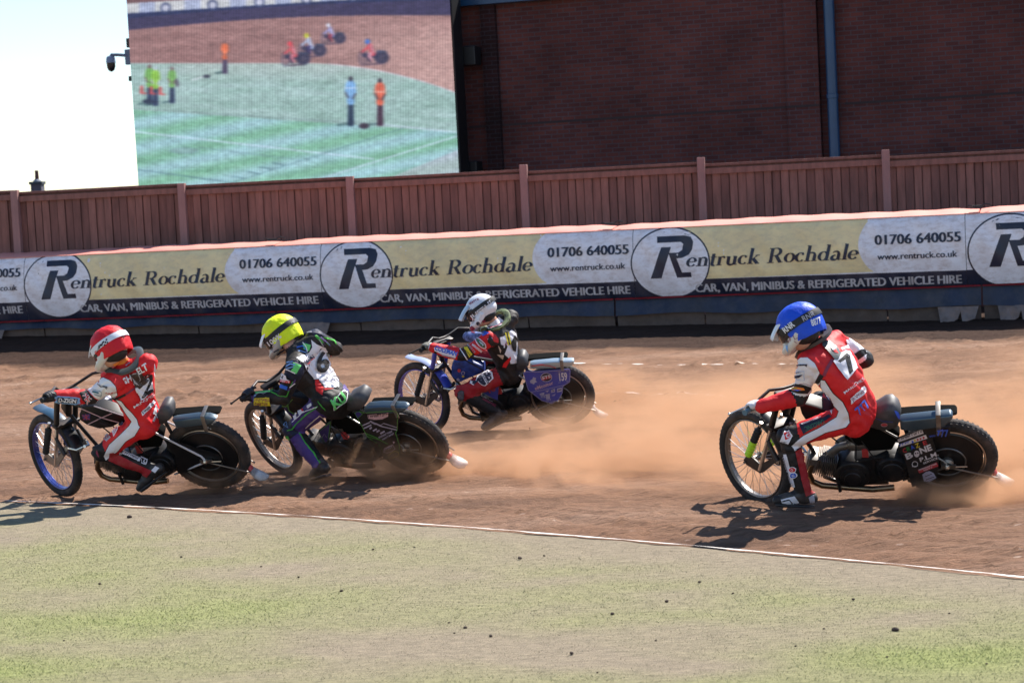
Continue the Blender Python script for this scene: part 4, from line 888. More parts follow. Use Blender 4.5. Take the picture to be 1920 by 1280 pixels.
    P(mb, 'silencer_bracket', M_DULL, so, bevel=.003)
    # --- dirt deflector
    pr = [(-.985, .24), (-1.003, .185), (-1.03, .145), (-1.07, .115), (-1.115, .10)]; V = []
    for i, (x, z) in enumerate(pr):
        w = (.028, .042, .055, .058, .036)[i]
        for q in (-1, -.5, 0, .5, 1): V.append((x+.02*abs(q), w*q, z-.012*q*q))
    F = [(a*5+b, a*5+b+1, (a+1)*5+b+1, (a+1)*5+b) for a in range(4) for b in range(4)]
    mb = MB(); mb.add(V[:15], F[:8], M_REDP if cfg.get('deflred', True) else M_WHITEP); mb.add(V[5:], [tuple(i-5 for i in f) for f in F[4:]], M_WHITEP)
    df = mb.build('dirt_deflector', None, root, 60); sm_ = df.modifiers.new('thickness', 'SOLIDIFY'); sm_.thickness = .012; parts.append(df)
    mb = MB()
    for sy in (1, -1): mb.tube([(-.69, .10*sy, .335), (-.88, .09*sy, .26), (-1.0, .06*sy, .19)], .007, 6)
    P(mb, 'deflector_stay', M_DULL)
    if cfg.get('panel'):
        mb = MB(); mb.prism(cfg['panel'], .122, .129); P(mb, 'side_panel', cfg['panelm'])
        mb = MB(); pc = np.array(cfg['panel']).mean(0); mb.tube([(pc[0]+.08, .07, pc[1]+.1), (pc[0]+.08, .123, pc[1]+.1)], .008, 6); mb.tube([(pc[0]-.06, .07, pc[1]-.1), (pc[0]-.06, .123, pc[1]-.1)], .008, 6); P(mb, 'panel_bracket', M_CASE)
    if cfg.get('lowpanel'):
        mb = MB(); mb.prism(cfg['lowpanel'], .085, .091); P(mb, 'engine_panel', cfg['panelm'])
    # --- steered front end
    def XS(mb): return mb.xf(S, pt-S@pt)
    c = np.array([.665, 0, .355]); mb = MB(); mb.torus(c, ny, .320, .035, 80, 14)
    for q in range(60):
        for row in (-1, 0, 1):
            a = 2*math.pi*(q+.5*(row != 0))/60; rr = .3495-.005*abs(row); d = np.array([math.cos(a), 0, math.sin(a)])
            mb.box(c+d*rr+np.array([0, .017*row, 0]), (.0045, .0075, .005), np.array([d, [0, 1, 0], np.cross(d, [0, 1, 0])]).T)
    fw = P(XS(mb), 'front_wheel', M_TYRE)
    mb = MB()
    for sy in (1, -1): mb.torus(c+np.array([0, .020*sy, 0]), ny, .284, .006, 72, 8)
    mb.disc(c, ny, [(.288, -.02), (.276, -.012), (.276, .012), (.288, .02)], 64, cap=False); P(XS(mb), 'rim', cfg.get('frim', mat('dull_rim', (.20, .185, .175), .38, .85, dirt=.5, dscale=6, dcol=(.13, .085, .065))), fw)
    mb = MB()
    for q in range(36):
        a = 2*math.pi*q/36; b = a+(.35 if q % 4 < 2 else -.35); sy = 1 if q % 2 else -1
        mb.tube([c+np.array([.278*math.cos(a), .004*sy, .278*math.sin(a)]), c+np.array([.028*math.cos(b), .042*sy, .028*math.sin(b)])], .0021, 5)
    P(XS(mb), 'spokes', M_STEEL, fw, smooth=0)
    mb = MB(); mb.disc(c, ny, [(.03, -.055), (.034, -.045), (.022, -.03), (.022, .03), (.034, .045), (.03, .055)], 24); mb.disc(c, ny, [(.010, -.11), (.010, .11)], 10); P(XS(mb), 'hub', M_DULL, fw)
    for sy in (1, -1):
        y = .088*sy; mb = MB(); mb.tube([(.372, y, .985), (.44, y, .70), (.528, y, .345)], .0155, 12); fk = P(XS(mb), 'fork_leg', M_STEEL)
        mb = MB(); mb.tube([(.367, y, 1.0), (.395, y, .90), (.432, y, .735), (.436, y, .72)], [.022, .023, .023, .018], 12); P(XS(mb), 'fork_shroud', cfg.get('shroud', M_CARBON), fk)
        mb = MB(); mb.prism([(.30, .555), (.325, .575), (.36, .53), (.52, .395), (.63, .425), (.665, .40), (.69, .36), (.66, .335), (.52, .325), (.49, .345)], y-.008, y+.008, inset=.03)
        P(XS(mb), 'fork_link', cfg.get('link', M_CASE))
        mb = MB(); n = 22; A = np.array([.535, y+.012*sy, .69]); B_ = np.array([.637, y+.012*sy, .42]); pts = [A+(B_-A)*i/n for i in range(n+1)]
        rr = [.014 if i < 3 else (.024+.005*(i % 2)) for i in range(n+1)]
        mb.tube(pts[:12], rr[:12], 12, M_RUB); mb.tube(pts[11:], rr[11:], 12, cfg.get('bellows', M_RUB)); mb.tube([A+(A-B_)*.12, A+(B_-A)*.04], .013, 10, M_STEEL)
        P(XS(mb), 'fork_spring', None)
        mb = MB(); mb.tube([(.45, y+.015*sy, .615), (.405, y+.015*sy, .555), (.345, y+.015*sy, .495)], [.012, .019, .019], 10); P(XS(mb), 'damper', M_CASE)
    mb = MB(); mb.box((.437, 0, .715), (.032, .115, .014), rotm((0, 1, 0), -.25)); mb.box((.372, 0, .99), (.032, .115, .014), rotm((0, 1, 0), -.25)); P(XS(mb), 'fork_yoke', M_CASE, bevel=.006)
    mb = MB(); a0, a1, m1, m2 = cfg['fender']; am = 112
    arc_plate(mb, c, .405, a0, am, .052, flare=.03, m=m1); arc_plate(mb, c, .405, am, a1, .052, m=m2); P(XS(mb), 'front_mudguard', None, smooth=60)
    mb = MB(); mb.tube([(.30, .085, .56), (.24, .06, .555), (.22, 0, .57), (.24, -.06, .555), (.30, -.085, .56)], .009, 8); mb.tube([(.22, .0, .57), (.16, .03, .60)], .012, 8); P(XS(mb), 'mudguard_stay', M_STEEL)
    g = np.array(RD[k]['grip']); gr = g*[1, -1, 1]
    mb = MB(); mid = np.array([.36, 0, 1.03]); 
    def barpts(gg):
        sy = np.sign(gg[1]); return [mid, mid+np.array([0, .07*sy, .005]), mid*.55+gg*.45+np.array([.02, .02*sy, .04]), gg*.8+mid*.2+np.array([.02, 0, .012]), gg+np.array([0, -.03*sy, 0]), gg+np.array([-.012, .07*sy, -.006])]
    mb.tube(barpts(gr)[::-1]+barpts(g)[1:], .0115, 10); hb = P(XS(mb), 'handlebar', cfg.get('bar', M_CASE))
    for gg in (g, gr):
        sy = np.sign(gg[1]); mb = MB(); mb.tube([gg+np.array([.008, -.055*sy, .003]), gg+np.array([-.014, .078*sy, -.007]), gg+np.array([-.015, .082*sy, -.007])], [.017, .017, .021], 12); P(XS(mb), 'grip', cfg.get('gripm', M_RUB), hb)
    mb = MB(); mb.tube([g+np.array([.02, -.10, .0]), g+np.array([.055, -.05, -.015]), g+np.array([.075, .03, -.03]), g+np.array([.09, .115, -.045])], [.009, .008, .0075, .007], 8); mb.ellipsoid(g+np.array([.091, .12, -.046]), np.eye(3)*.011, 10, 6); P(XS(mb), 'clutch_lever', cfg.get('lever', M_STEEL), hb)
    mb = MB(); mb.prism([(.33, .955), (.40, 1.0), (.44, .85), (.38, .80)], -.03, .03, inset=.1); P(XS(mb), 'steering_head_cover', M_CARBON, bevel=.008)
    return root, parts, (M, t, S, pt)

M_RIMBLUE = mat('blue_rim', (.03, .06, .30), .3, .6, coat=.4, dirt=.3, dscale=5); M_RIMPUR = mat('violet_rim', (.14, .12, .45), .35, .5, dirt=.5, dscale=5, dcol=(.25, .17, .14))
M_TEAL = mat('teal_fender', (.022, .075, .13), .4, coat=.3, dirt=.2); M_BLUEP = mat('blue_plastic', (.03, .06, .42), .35, coat=.4, dirt=.35, dscale=5); M_BLUETANK = mat('camouflage_blue', (.018, .055, .26), .4, var=.5, scale=16, dirt=.15)
M_VIOP = mat('violet_panel', (.075, .075, .36), .45, dirt=.45, dscale=4, dcol=(.28, .19, .18)); M_LIME = mat('lime_bellows', (.42, .72, .02), .5); M_BARGREY = mat('teal_grip', (.09, .17, .22), .5)
M_DKPANEL = mat('dusty_black_panel', (.020, .017, .017), .45, dirt=.6, dscale=4, dcol=(.09, .058, .045))
CFG = {
 'red': dict(label='black speedway motorcycle with a blue rim leading at the left, under the red helmeted rider',
   tank=[(.277, .836), (.245, .898), (.201, .917), (.13, .919), (-.092, .81), (-.086, .764), (.037, .701), (.146, .688), (.24, .729), (.288, .786)], tankm=M_CARBON,
   seat=[(-.36, .80), (-.40, .86), (-.435, .905), (-.466, .916), (-.503, .907), (-.512, .85), (-.50, .797), (-.472, .766), (-.414, .73), (-.30, .73), (-.22, .74), (-.22, .765), (-.30, .775)],
   sil=[(-.55, .868), (-.758, .892), (-.86, .885), (-.916, .861), (-.871, .823), (-.778, .812), (-.57, .788)],
   fender=(68, 155, M_TEAL, M_CARBON), frim=M_RIMBLUE, stay=mat('white_stay', (.62, .58, .60), .4), link=M_DULL, panel=None, lowpanel=[(-.36, .60), (-.78, .41), (-.82, .33), (-.40, .22), (-.42, .42)], panelm=M_CARBON),
 'yel': dict(label='black speedway motorcycle with green edged side panel, second from the left, under the yellow helmet',
   tank=[(.336, .802), (.21, .921), (.013, .857), (.0, .80), (.085, .747), (.264, .71), (.30, .765)], tankm=M_CARBON, cap=True,
   seat=[(-.285, .812), (-.348, .891), (-.468, .943), (-.498, .925), (-.526, .882), (-.474, .812), (-.43, .777), (-.328, .745), (-.22, .75), (-.22, .78)],
   sil=[(-.592, .922), (-.723, .935), (-.94, .925), (-.968, .905), (-.915, .872), (-.797, .855), (-.555, .85), (-.55, .89)],
   fender=(96, 152, M_CARBON, M_CARBON), lowpanel=[(.08, .542), (-.106, .665), (.012, .453), (.072, .404)], panelm=M_DKPANEL, bar=M_CASE, lever=M_RUB,
   panel=[(-.382, .779), (-.432, .801), (-.47, .784), (-.764, .808), (-.794, .781), (-.71, .588), (-.684, .561), (-.662, .402), (-.618, .311), (-.556, .27), (-.447, .263), (-.476, .354), (-.463, .435), (-.397, .497), (-.389, .577), (-.387, .656)]),
 'whi': dict(label='blue speedway motorcycle with violet side panel and numbered 159, farthest from the camera',
   tank=[(.311, .737), (.276, .799), (.139, .812), (.005, .751), (-.007, .683), (.157, .618), (.251, .575), (.317, .642)], tankm=M_BLUETANK,
   seat=[(-.318, .76), (-.334, .843), (-.372, .862), (-.406, .848), (-.428, .796), (-.429, .738), (-.405, .714), (-.332, .69), (-.2, .69), (-.2, .73), (-.27, .74)],
   sil=[(-.463, .845), (-.685, .862), (-.874, .858), (-.88, .835), (-.856, .808), (-.708, .79), (-.463, .79)], silm=mat('pale_silencer', (.45, .55, .60), .3, .6, dirt=.2),
   fender=(68, 152, mat('white_blue_fender', (.36, .42, .60), .35, coat=.4), M_BLUEP), frim=M_RIMPUR, rrim=mat('tan_rim', (.45, .36, .3), .4, .6), shroud=M_BLUEP, panelm=M_VIOP, lever=M_RUB, deflred=False,
   panel=[(-.375, .689), (-.409, .708), (-.508, .7), (-.813, .711), (-.821, .685), (-.805, .568), (-.737, .521), (-.722, .446), (-.679, .371), (-.61, .332), (-.515, .37), (-.4, .494), (-.384, .605)],
   lowpanel=[(.063, .487), (-.126, .563), (-.092, .369), (-.015, .415)]),
 'blu': dict(label='black speedway motorcycle with many small stickers, nearest at the right under the blue helmeted rider',
   tank=[(.30, .935), (.289, .852), (.24, .72), (.201, .725), (.019, .743), (.0, .80), (.014, .822), (.187, .912), (.274, .95)], tankm=M_CARBON,
   seat=[(-.135, .764), (-.179, .843), (-.283, .914), (-.33, .923), (-.367, .878), (-.378, .825), (-.365, .761), (-.351, .718), (-.256, .689), (-.163, .703), (-.06, .71), (-.05, .75)],
   sil=[(-.372, .905), (-.706, .94), (-.722, .925), (-.718, .90), (-.664, .835), (-.448, .806), (-.372, .812)],
   fender=(100, 150, M_CARBON, M_CARBON), bellows=M_LIME, panelm=M_DKPANEL, gripm=M_BARGREY, bar=M_CASE,
   panel=[(-.34, .655), (-.507, .737), (-.70, .746), (-.695, .668), (-.575, .648), (-.612, .439), (-.599, .295), (-.586, .251), (-.421, .188), (-.385, .447)])}
BIKES = {k: make_bike(k, CFG[k]) for k in ('red', 'yel', 'whi', 'blu')}
# ------------------------------------------------------------------ riders
def cloth(name, c, rough=.62, dirt=.12, var=.08, **kw): return mat(name, c, rough, var=var, scale=14, bump=.6, bscale=32, dirt=dirt, dscale=7, dcol=kw.pop('dcol', (.28, .17, .12)), spec=.35, **kw)
C_RED = cloth('red_suit', (.68, .013, .018)); C_WHITE = cloth('white_suit', (.80, .78, .83), dirt=.14); C_BLACK = cloth('black_suit', (.012, .012, .014)); C_DRED = cloth('dark_red_suit', (.36, .012, .02), dirt=.35)
C_NAVY = cloth('navy_suit', (.012, .018, .045)); C_PUR = cloth('purple_suit', (.055, .025, .17), dirt=.22); C_GREEN = cloth('green_trim', (.05, .36, .04)); C_LGREEN = cloth('pale_green_trim', (.14, .62, .16)); C_BLUE = cloth('blue_suit', (.03, .13, .62)); C_YEL = cloth('yellow_patch', (.72, .60, .03)); C_ORANGE = cloth('orange_scarf', (.85, .22, .03))
C_GREY = cloth('grey_ink', (.10, .10, .12)); C_LGREY = cloth('pale_ink', (.38, .36, .40)); C_MAROON = cloth('maroon_lining', (.25, .03, .07)); C_TEAL = cloth('teal_ink', (.02, .14, .20)); C_CREAM = cloth('cream_patch', (.60, .50, .42)); C_DGREEN = cloth('dark_green_ink', (.03, .16, .10)); C_LBLUE = cloth('pale_blue_ink', (.22, .40, .72))
SKIN = mat('skin', (.50, .26, .18), .5, var=.1, scale=20)
M_BOOT = mat('boot_leather', (.022, .021, .022), .5, dirt=.55, dscale=12, dcol=(.16, .11, .085)); M_GLOVEB = mat('black_glove', (.012, .013, .018), .55, bump=.3); M_GLOVEW = mat('white_glove', (.62, .60, .63), .6, bump=.3, dirt=.25)
M_SHOE = mat('steel_shoe', (.42, .41, .42), .4, .8, dirt=.5, dscale=10)
def remeshed(mb, name, vox, it=6, fac=.5):
    me = bpy.data.meshes.new('draft'); me.from_pydata(mb.v, [], mb.f)
    bm = bmesh.new(); bm.from_mesh(me); bmesh.ops.recalc_face_normals(bm, faces=bm.faces); bm.to_mesh(me); bm.free()
    ob = bpy.data.objects.new('draft', me); COL.objects.link(ob)
    r = ob.modifiers.new('remesh', 'REMESH'); r.mode = 'VOXEL'; r.voxel_size = vox; r.use_smooth_shade = True
    s = ob.modifiers.new('smooth', 'SMOOTH'); s.iterations = it; s.factor = fac
    dg = bpy.context.evaluated_depsgraph_get(); dg.update(); out = bpy.data.meshes.new_from_object(ob.evaluated_get(dg)); out.name = name
    bpy.data.objects.remove(ob); bpy.data.meshes.remove(me); out.materials.clear(); return out
def unit(v): v = np.array(v, float); return v/max(np.linalg.norm(v), 1e-9)
def loft(mb, secs, seg=28):
    """secs: (centre, side axis, depth axis, half side, half depth)"""
    V = []
    for c, e1, e2, a, b in secs:
        for j in range(seg):
            t = 2*math.pi*j/seg; ct, st = math.cos(t), math.sin(t); q = 2.5
            V.append(np.array(c)+e1*a*np.sign(ct)*abs(ct)**(2/q)+e2*b*np.sign(st)*abs(st)**(2/q))
    n = len(secs); F = [(i*seg+j, i*seg+(j+1) % seg, (i+1)*seg+(j+1) % seg, (i+1)*seg+j) for i in range(n-1) for j in range(seg)]
    F += [tuple(range(seg))[::-1], tuple((n-1)*seg+j for j in range(seg))]; mb.add(V, F)

def make_rider(k, cf):
    J = {n: np.array(v) for n, v in RD[k]['j'].items()}
    M, t, S, pt = bike_frame(k); tow = unit(EYE-J['spine'])
    base = np.array([J['pel'][0], J['pel'][1], 0.0])
    mb = MB()
    # torso
    hipx = unit(J['hipL']-J['hipR']); shx = unit(J['shL']-J['shR']); secs = []
    ctl = [J['pel']-unit(J['spine']-J['pel'])*.10, J['pel'], J['spine'], J['neck']]
    def spl(u):
        a, b, c = J['pel'], J['spine'], J['neck']; m = 2*b-.5*a-.5*c
        return (1-u)**2*a+2*u*(1-u)*m+u*u*c
    prof = [(-.20, .095, .075), (-.14, .145, .112), (-.04, .168, .128), (.10, .160, .118), (.26, .146, .106), (.42, .150, .108), (.58, .168, .118), (.74, .182, .122), (.86, .176, .112), (.95, .128, .090), (1.02, .085, .072), (1.07, .062, .060)]
    for u, a, b in prof:
        c = spl(max(u, 0))+(unit(J['pel']-J['spine'])*(-u)*.54 if u < 0 else 0)
        if u > 1: c = J['neck']+unit(J['neck']-J['spine'])*(u-1)*.54
        w = min(max(u, 0), 1); e1 = unit(hipx*(1-w)+shx*w); tg = unit(spl(min(max(u, 0)+.05, 1))-spl(max(min(u, 1)-.05, 0))); e1 = unit(e1-tg*(e1@tg)); e2 = np.cross(tg, e1)
        secs.append((c, e1, e2, a*cf.get('wide', 1), b))
    loft(mb, secs)
    ud = unit(J['neck']-J['spine'])
    back = secs[7][2]; back = back if back@tow > 0 else -back
    mb.capsule(J['neck']-ud*.03, J['head']-(J['head']-J['neck'])*.35, .060, .058)
    for s in 'LR':
        sh, el, wr, hp, kn, an, to = (J[n+s] for n in ('sh', 'el', 'wr', 'hip', 'kn', 'an', 'to'))
        inn = unit(J['neck']-sh)
        mb.capsule(sh, sh+inn*.10-ud*.03, .080, .090); mb.capsule(sh-inn*.0, sh*.5+el*.5, .076, .064); mb.capsule(sh*.5+el*.5, el, .064, .056)
        mb.capsule(el, el*.6+wr*.4, .060, .062); mb.capsule(el*.6+wr*.4, wr, .062, .049)
        mb.capsule(hp, hp*.5+kn*.5, .096, .088); mb.capsule(hp*.5+kn*.5, kn, .088, .070); mb.ellipsoid(kn+unit(kn-(hp+an)/2)*.012, np.eye(3)*.072)
        mb.capsule(kn, kn*.62+an*.38, .068, .068); mb.capsule(kn*.62+an*.38, an, .066, .053)
        fd = unit(to-an); dn = unit(np.array([0, 0, -1.0])-fd*(-fd[2])) if s == 'L' else unit(-(M@np.array([0, 0, 1.0])))
        hl = an-fd*.045+dn*.035
        mb.capsule(an, hl, .050, .040); mb.capsule(hl, to-fd*.02, .040, .034); mb.capsule(an+fd*.02, to-fd*.04, .048, .036); mb.capsule(to-fd*.05, to, .040, .030)
    me = remeshed(mb, 'person', .0105, 7)
    # folds of the suit
    n = len(me.vertices); co = np.empty(n*3, np.float32); me.vertices.foreach_get('co', co); co = co.reshape(-1, 3).astype(float)
    no = np.empty(n*3, np.float32); me.vertices.foreach_get('normal', no); no = no.reshape(-1, 3).astype(float)
    def segd(p, a, b):
        d = b-a; u = np.clip(((p-a)@d)/(d@d), 0, 1); return np.linalg.norm(p-a-u[:, None]*d, axis=1), u
    bend = np.zeros(n)
    for jn, r_ in (('elL', .12), ('elR', .12), ('knL', .15), ('knR', .15), ('hipL', .17), ('spine', .2), ('anL', .10), ('anR', .1), ('shL', .1), ('shR', .1)):
        bend = np.maximum(bend, np.exp(-(np.linalg.norm(co-J[jn], axis=1)/r_)**2))
    q = co*np.array([1, 1, 1.0]); ph = 9*vnoise(q[:, 0]*7+3, q[:, 2]*7+q[:, 1]*5, 77, 2)
    fold = np.sin((q[:, 2]*1.0+q[:, 0]*.5+q[:, 1]*.3)*62+ph*2.2)*.0062*(.08+bend)+(vnoise(q[:, 0]*16+q[:, 1]*9, q[:, 2]*16, 5, 3)-.5)*.009
    co2 = co+no*fold[:, None]; me.vertices.foreach_set('co', (co2-base).astype(np.float32).ravel())
    # which garment each face belongs to
    nf = len(me.polygons); fc = np.empty(nf*3, np.float32); me.polygons.foreach_get('center', fc); fc = fc.reshape(-1, 3).astype(float)+0
    me.update(); me.polygons.foreach_get('center', fc2 := np.empty(nf*3, np.float32)); fc = fc2.reshape(-1, 3).astype(float)+base
    bones = [('torso', J['pel'], J['spine'], .13), ('torso', J['spine'], J['neck']-ud*.06, .14), ('torso', J['shL']+unit(J['neck']-J['shL'])*.06, J['shR']+unit(J['neck']-J['shR'])*.06, .08), ('neck', J['neck']+unit(J['head']-J['neck'])*.06, J['head'], .055), ('pelvis', J['hipL'], J['hipR'], .11)]
    for s in 'LR': bones += [('up'+s, J['sh'+s], J['el'+s], .065), ('fo'+s, J['el'+s], J['wr'+s], .05), ('th'+s, J['hip'+s], J['kn'+s], .085), ('sn'+s, J['kn'+s], J['an'+s], .062), ('ft'+s, J['an'+s]+unit(J['an'+s]-J['kn'+s])*.05, J['to'+s], .045)]
    D = np.empty((len(bones), nf)); U = np.empty((len(bones), nf))
    for i, (nm, a, b, r_) in enumerate(bones):
        d, u = segd(fc, a, b); D[i] = d-r_; U[i] = u
    bi = D.argmin(0); uu = U[bi, np.arange(nf)]
    mats = []; mi = np.zeros(nf, np.int32)
    def slot(m):
        if m not in mats: mats.append(m); me.materials.append(m)
        return mats.index(m)
    for i, (nm, *_r) in enumerate(bones):
        sel = np.where(bi == i)[0]
        for u0, u1, m in cf['suit'].get(nm, cf['suit'].get(nm[:2], [(0, 1, C_BLACK)])):
            kx = sel[(uu[sel] >= u0) & (uu[sel] <= u1)]; mi[kx] = slot(m)
    me.polygons.foreach_set('material_index', mi); me.shade_smooth()
    body = bpy.data.objects.new('person', me); COL.objects.link(body); body.location = base
    tag(body, cf['label'], 'person', 'speedway riders in the race')
    parts = [body]
    def P(mb, name, m, par=body, **kw):
        mb.v = [tuple(np.array(p)-base) for p in mb.v]; o = mb.build(name, m, par, **kw); parts.append(o); return o
    # ---- gloves gripping the bars
    for s, sg in (('L', 1), ('R', -1)):
        g = np.array(RD[k]['grip'])*[1, sg, 1]; G = M@(pt+S@(g-pt))+t; a = unit(M@(S@np.array([-.16, 1.0*sg, -.06]))); wr = J['wr'+s]
        u = wr-G; u = unit(u-a*(u@a)); v = np.cross(a, u); v = v if v[2] > 0 else -v
        gb = MB(); gb.capsule(wr+unit(wr-J['el'+s])*-.045, wr, .043, .041, m=None); gb.capsule(wr, G+u*.045+v*.018, .040, .030); gb.capsule(G+u*.040+v*.020-a*.022, G+u*.040+v*.020+a*.028, .026, .024)
        for q in range(4):
            off = a*(-.030+.0205*q); rr = .0098 if q in (1, 2) else .0088; r0 = .031+(.002 if q in (1, 2) else 0); P_ = [G+off+u*.040+v*.022]
            for th in ((62, 1.28), (100, 1.1), (140, 1.0), (185, .98), (228, .95), (262-14*(q == 3), .9)):
                th, kx = R(th[0]) if isinstance(th, tuple) else th, th[1]; P_.append(G+off+(u*math.cos(th)+v*math.sin(th))*r0*kx)
            gb.tube(P_, [rr*1.15, rr*1.1, rr*1.05, rr, rr, rr*.95, rr*.8], 9)
        tb = [G+u*.040-v*.002-a*.032, G+u*.012-v*.033-a*.036, G-u*.016-v*.036-a*.026, G-u*.034-v*.022-a*.016]; gb.tube(tb, [.014, .0125, .011, .0085], 9)
        gm_ = remeshed(gb, 'glove', .0048, 3); gm_.materials.append(cf['glove'])
        V_ = np.empty(len(gm_.vertices)*3, np.float32); gm_.vertices.foreach_get('co', V_); gm_.vertices.foreach_set('co', (V_.reshape(-1, 3)-base).astype(np.float32).ravel()); gm_.shade_smooth()
        o = bpy.data.objects.new('glove', gm_); COL.objects.link(o); o.parent = body; parts.append(o)
        mb = MB(); mb.tube([wr+unit(wr-J['el'+s])*-.055, wr+unit(wr-J['el'+s])*-.03, wr+unit(wr-J['el'+s])*-.005], [.047, .049, .046], 18); P(mb, 'cuff', cf.get('cuff', C_BLACK))
    # steel shoe on the sliding foot
    an, to = J['anL'], J['toL']; fd = unit(to-an); dn = unit(np.array([0, 0, -1.0])+fd*fd[2]); hl = an-fd*.05+dn*.05; sd_ = np.cross(fd, dn)
    mb = MB(); secs = []
    for q, (w, h) in enumerate(((.030, .018), (.040, .022), (.038, .022), (.042, .022), (.038, .03), (.022, .022))):
        c = hl*(1-q/5)+(to+fd*.012)*(q/5)+dn*(.022*(1-q/5)+.026); secs.append((c, sd_, dn, w, h*.55))
    loft(mb, secs, 16); P(mb, 'steel_shoe', cf.get('shoe', M_SHOE))
    # boot straps
    mb = MB()
    for q in (.25, .6): c = an*(1-q)+to*q; mb.torus(c, fd, .046, .007, 20, 6)
    # ---- helmet
    fx, yaw_, pit = cf['head']; H = J['head']; tr = unit(H-EYE)
    rgt = unit(np.cross(tr, _up)); upv = unit(np.cross(rgt, tr))
    f = -rgt*math.cos(pit)*math.cos(yaw_)-upv*math.sin(pit)+tr*math.cos(pit)*math.sin(yaw_); f = unit(f)
    ux = unit(upv-f*(upv@f)); ux = unit(ux*math.cos(cf.get('tilt', 0))+np.cross(f, ux)*math.sin(cf.get('tilt', 0))); lf = np.cross(ux, f); HM = np.array([f, lf, ux]).T
    c0 = H+ux*.012
    hw = lambda P_: [c0+HM@np.array(p, float) for p in P_]
    mb = MB(); mb.ellipsoid(c0, HM@np.diag([.148, .122, .135]))
    mb.ellipsoid(c0+HM@np.array([-.030, 0, -.030]), HM@np.diag([.116, .112, .082]))
    for sg in (1, -1): mb.tube(hw([(.01, .106*sg, -.045), (.055, .096*sg, -.092), (.11, .078*sg, -.112), (.150, .042*sg, -.122), (.160, 0, -.122)]), [.026, .030, .030, .029, .029], 12)
    mb.ellipsoid(c0+HM@np.array([.112, 0, -.092]), HM@np.diag([.052, .070, .056]))
    for sg in (1, -1): mb.ellipsoid(c0+HM@np.array([.05, .094*sg, -.072]), HM@np.diag([.05, .024, .045]))
    hm = remeshed(mb, 'helmet', .0075, 5); hm.materials.append(cf['shell']); V_ = np.empty(len(hm.vertices)*3, np.float32); hm.vertices.foreach_get('co', V_); hm.vertices.foreach_set('co', (V_.reshape(-1, 3)-base).astype(np.float32).ravel()); hm.shade_smooth()
    ho = bpy.data.objects.new('helmet', hm); COL.objects.link(ho); ho.parent = body; parts.append(ho)
    # neck roll and face inside the helmet
    mb = MB(); mb.ellipsoid(c0+HM@np.array([.035, 0, -.045]), HM@np.diag([.098, .078, .115])); mb.ellipsoid(c0+HM@np.array([.132, 0, -.05]), HM@np.diag([.018, .014, .03])); mb.tube(hw([(.12, -.022, -.095), (.128, 0, -.097), (.12, .022, -.095)]), .008, 8); P(mb, 'face', SKIN, ho)
    mb = MB(); mb.ellipsoid(c0+HM@np.array([-.01, 0, -.095]), HM@np.diag([.095, .092, .05])); P(mb, 'helmet_padding', C_BLACK, ho)
    # goggles
    mb = MB(); V = []; n_ = 15
    for i in range(n_):
        a = R(-62+124*i/(n_-1))
        for r0, z in ((.150, .045), (.160, .035), (.164, .0), (.160, -.048), (.150, -.058)): V.append(c0+HM@np.array([r0*math.cos(a)*.98, r0*math.sin(a)*.80, z-.012]))
    F = [(i*5+b, (i+1)*5+b, (i+1)*5+b+1, i*5+b+1) for i in range(n_-1) for b in range(4)]; mb.add(V, F); P(mb, 'goggles', mat('goggle_lens', (.012, .013, .02), .12), ho, recalc=False)
    # cover cap of coloured cloth over the shell
    if cf.get('cover'):
        V = []; na, nr = 64, 22; sx, sy, sz = .160, .134, .147
        for i in range(nr+1):
            for j in range(na):
                ph = 2*math.pi*j/na; fr = math.cos(ph)
                sm = min(max((fr-.30)/.60, 0), 1); sm = sm*sm*(3-2*sm); zb = -.108+.150*sm; uq = i/nr
                tb = 1+(-zb)/.108*.55 if zb < 0 else 1-math.asin(min(1, zb/.147))/(math.pi/2)
                q_ = max(.012, uq*tb)
                if q_ <= 1: th = q_*math.pi/2; rd, z = math.sin(th)**.92, math.cos(th)
                else: th = math.pi/2; k_ = (q_-1)/.55; rd, z = 1-.085*k_*k_, -k_*.108/.147
                x, y = rd*math.cos(ph), rd*math.sin(ph)
                w = 1+.012*math.sin(ph*7+3*th)*math.sin(th*3)+.010*math.sin(ph*13-th*9)*math.sin(th)**2+.012*math.sin(ph*4-th*8)*math.sin(th)-.03*(i == nr)
                V.append(c0+HM@np.array([sx*x*w-.004, sy*y*w, sz*z*w]))
        F = [(i*na+j, i*na+(j+1) % na, (i+1)*na+(j+1) % na, (i+1)*na+j) for i in range(nr) for j in range(na)]; F.append(tuple(range(na)))
        mb = MB(); mb.add(V, F); P(mb, 'helmet_cover', cf['cover'], ho, smooth=75)
    # goggle strap round the helmet
    kx = 1.0 if cf.get('cover') else .955; V = []; na = 72; t0, t1, sl = cf.get('strap', (-.018, .030, .012)); ns = 6
    for j in range(na+1):
        ph = R(38)+R(284)*j/na; x0, y0 = math.cos(ph), math.sin(ph)
        for q in range(ns):
            z = t0+(t1-t0)*q/(ns-1)+sl*(-x0)*1.6; r_ = math.sqrt(max(.05, 1-(z/.150)**2)); V.append(c0+HM@np.array([(.168*x0*r_-.004)*kx, .142*y0*r_*kx, z]))
    F = [(j*ns+q, (j+1)*ns+q, (j+1)*ns+q+1, j*ns+q+1) for j in range(na) for q in range(ns-1)]
    mb = MB(); mb.add(V, F); so = P(mb, 'goggle_strap', cf['strapm'], ho, recalc=False)
    # peak
    V = []; nx_ = 10; ny_ = 9; L_ = cf.get('peak', .125)
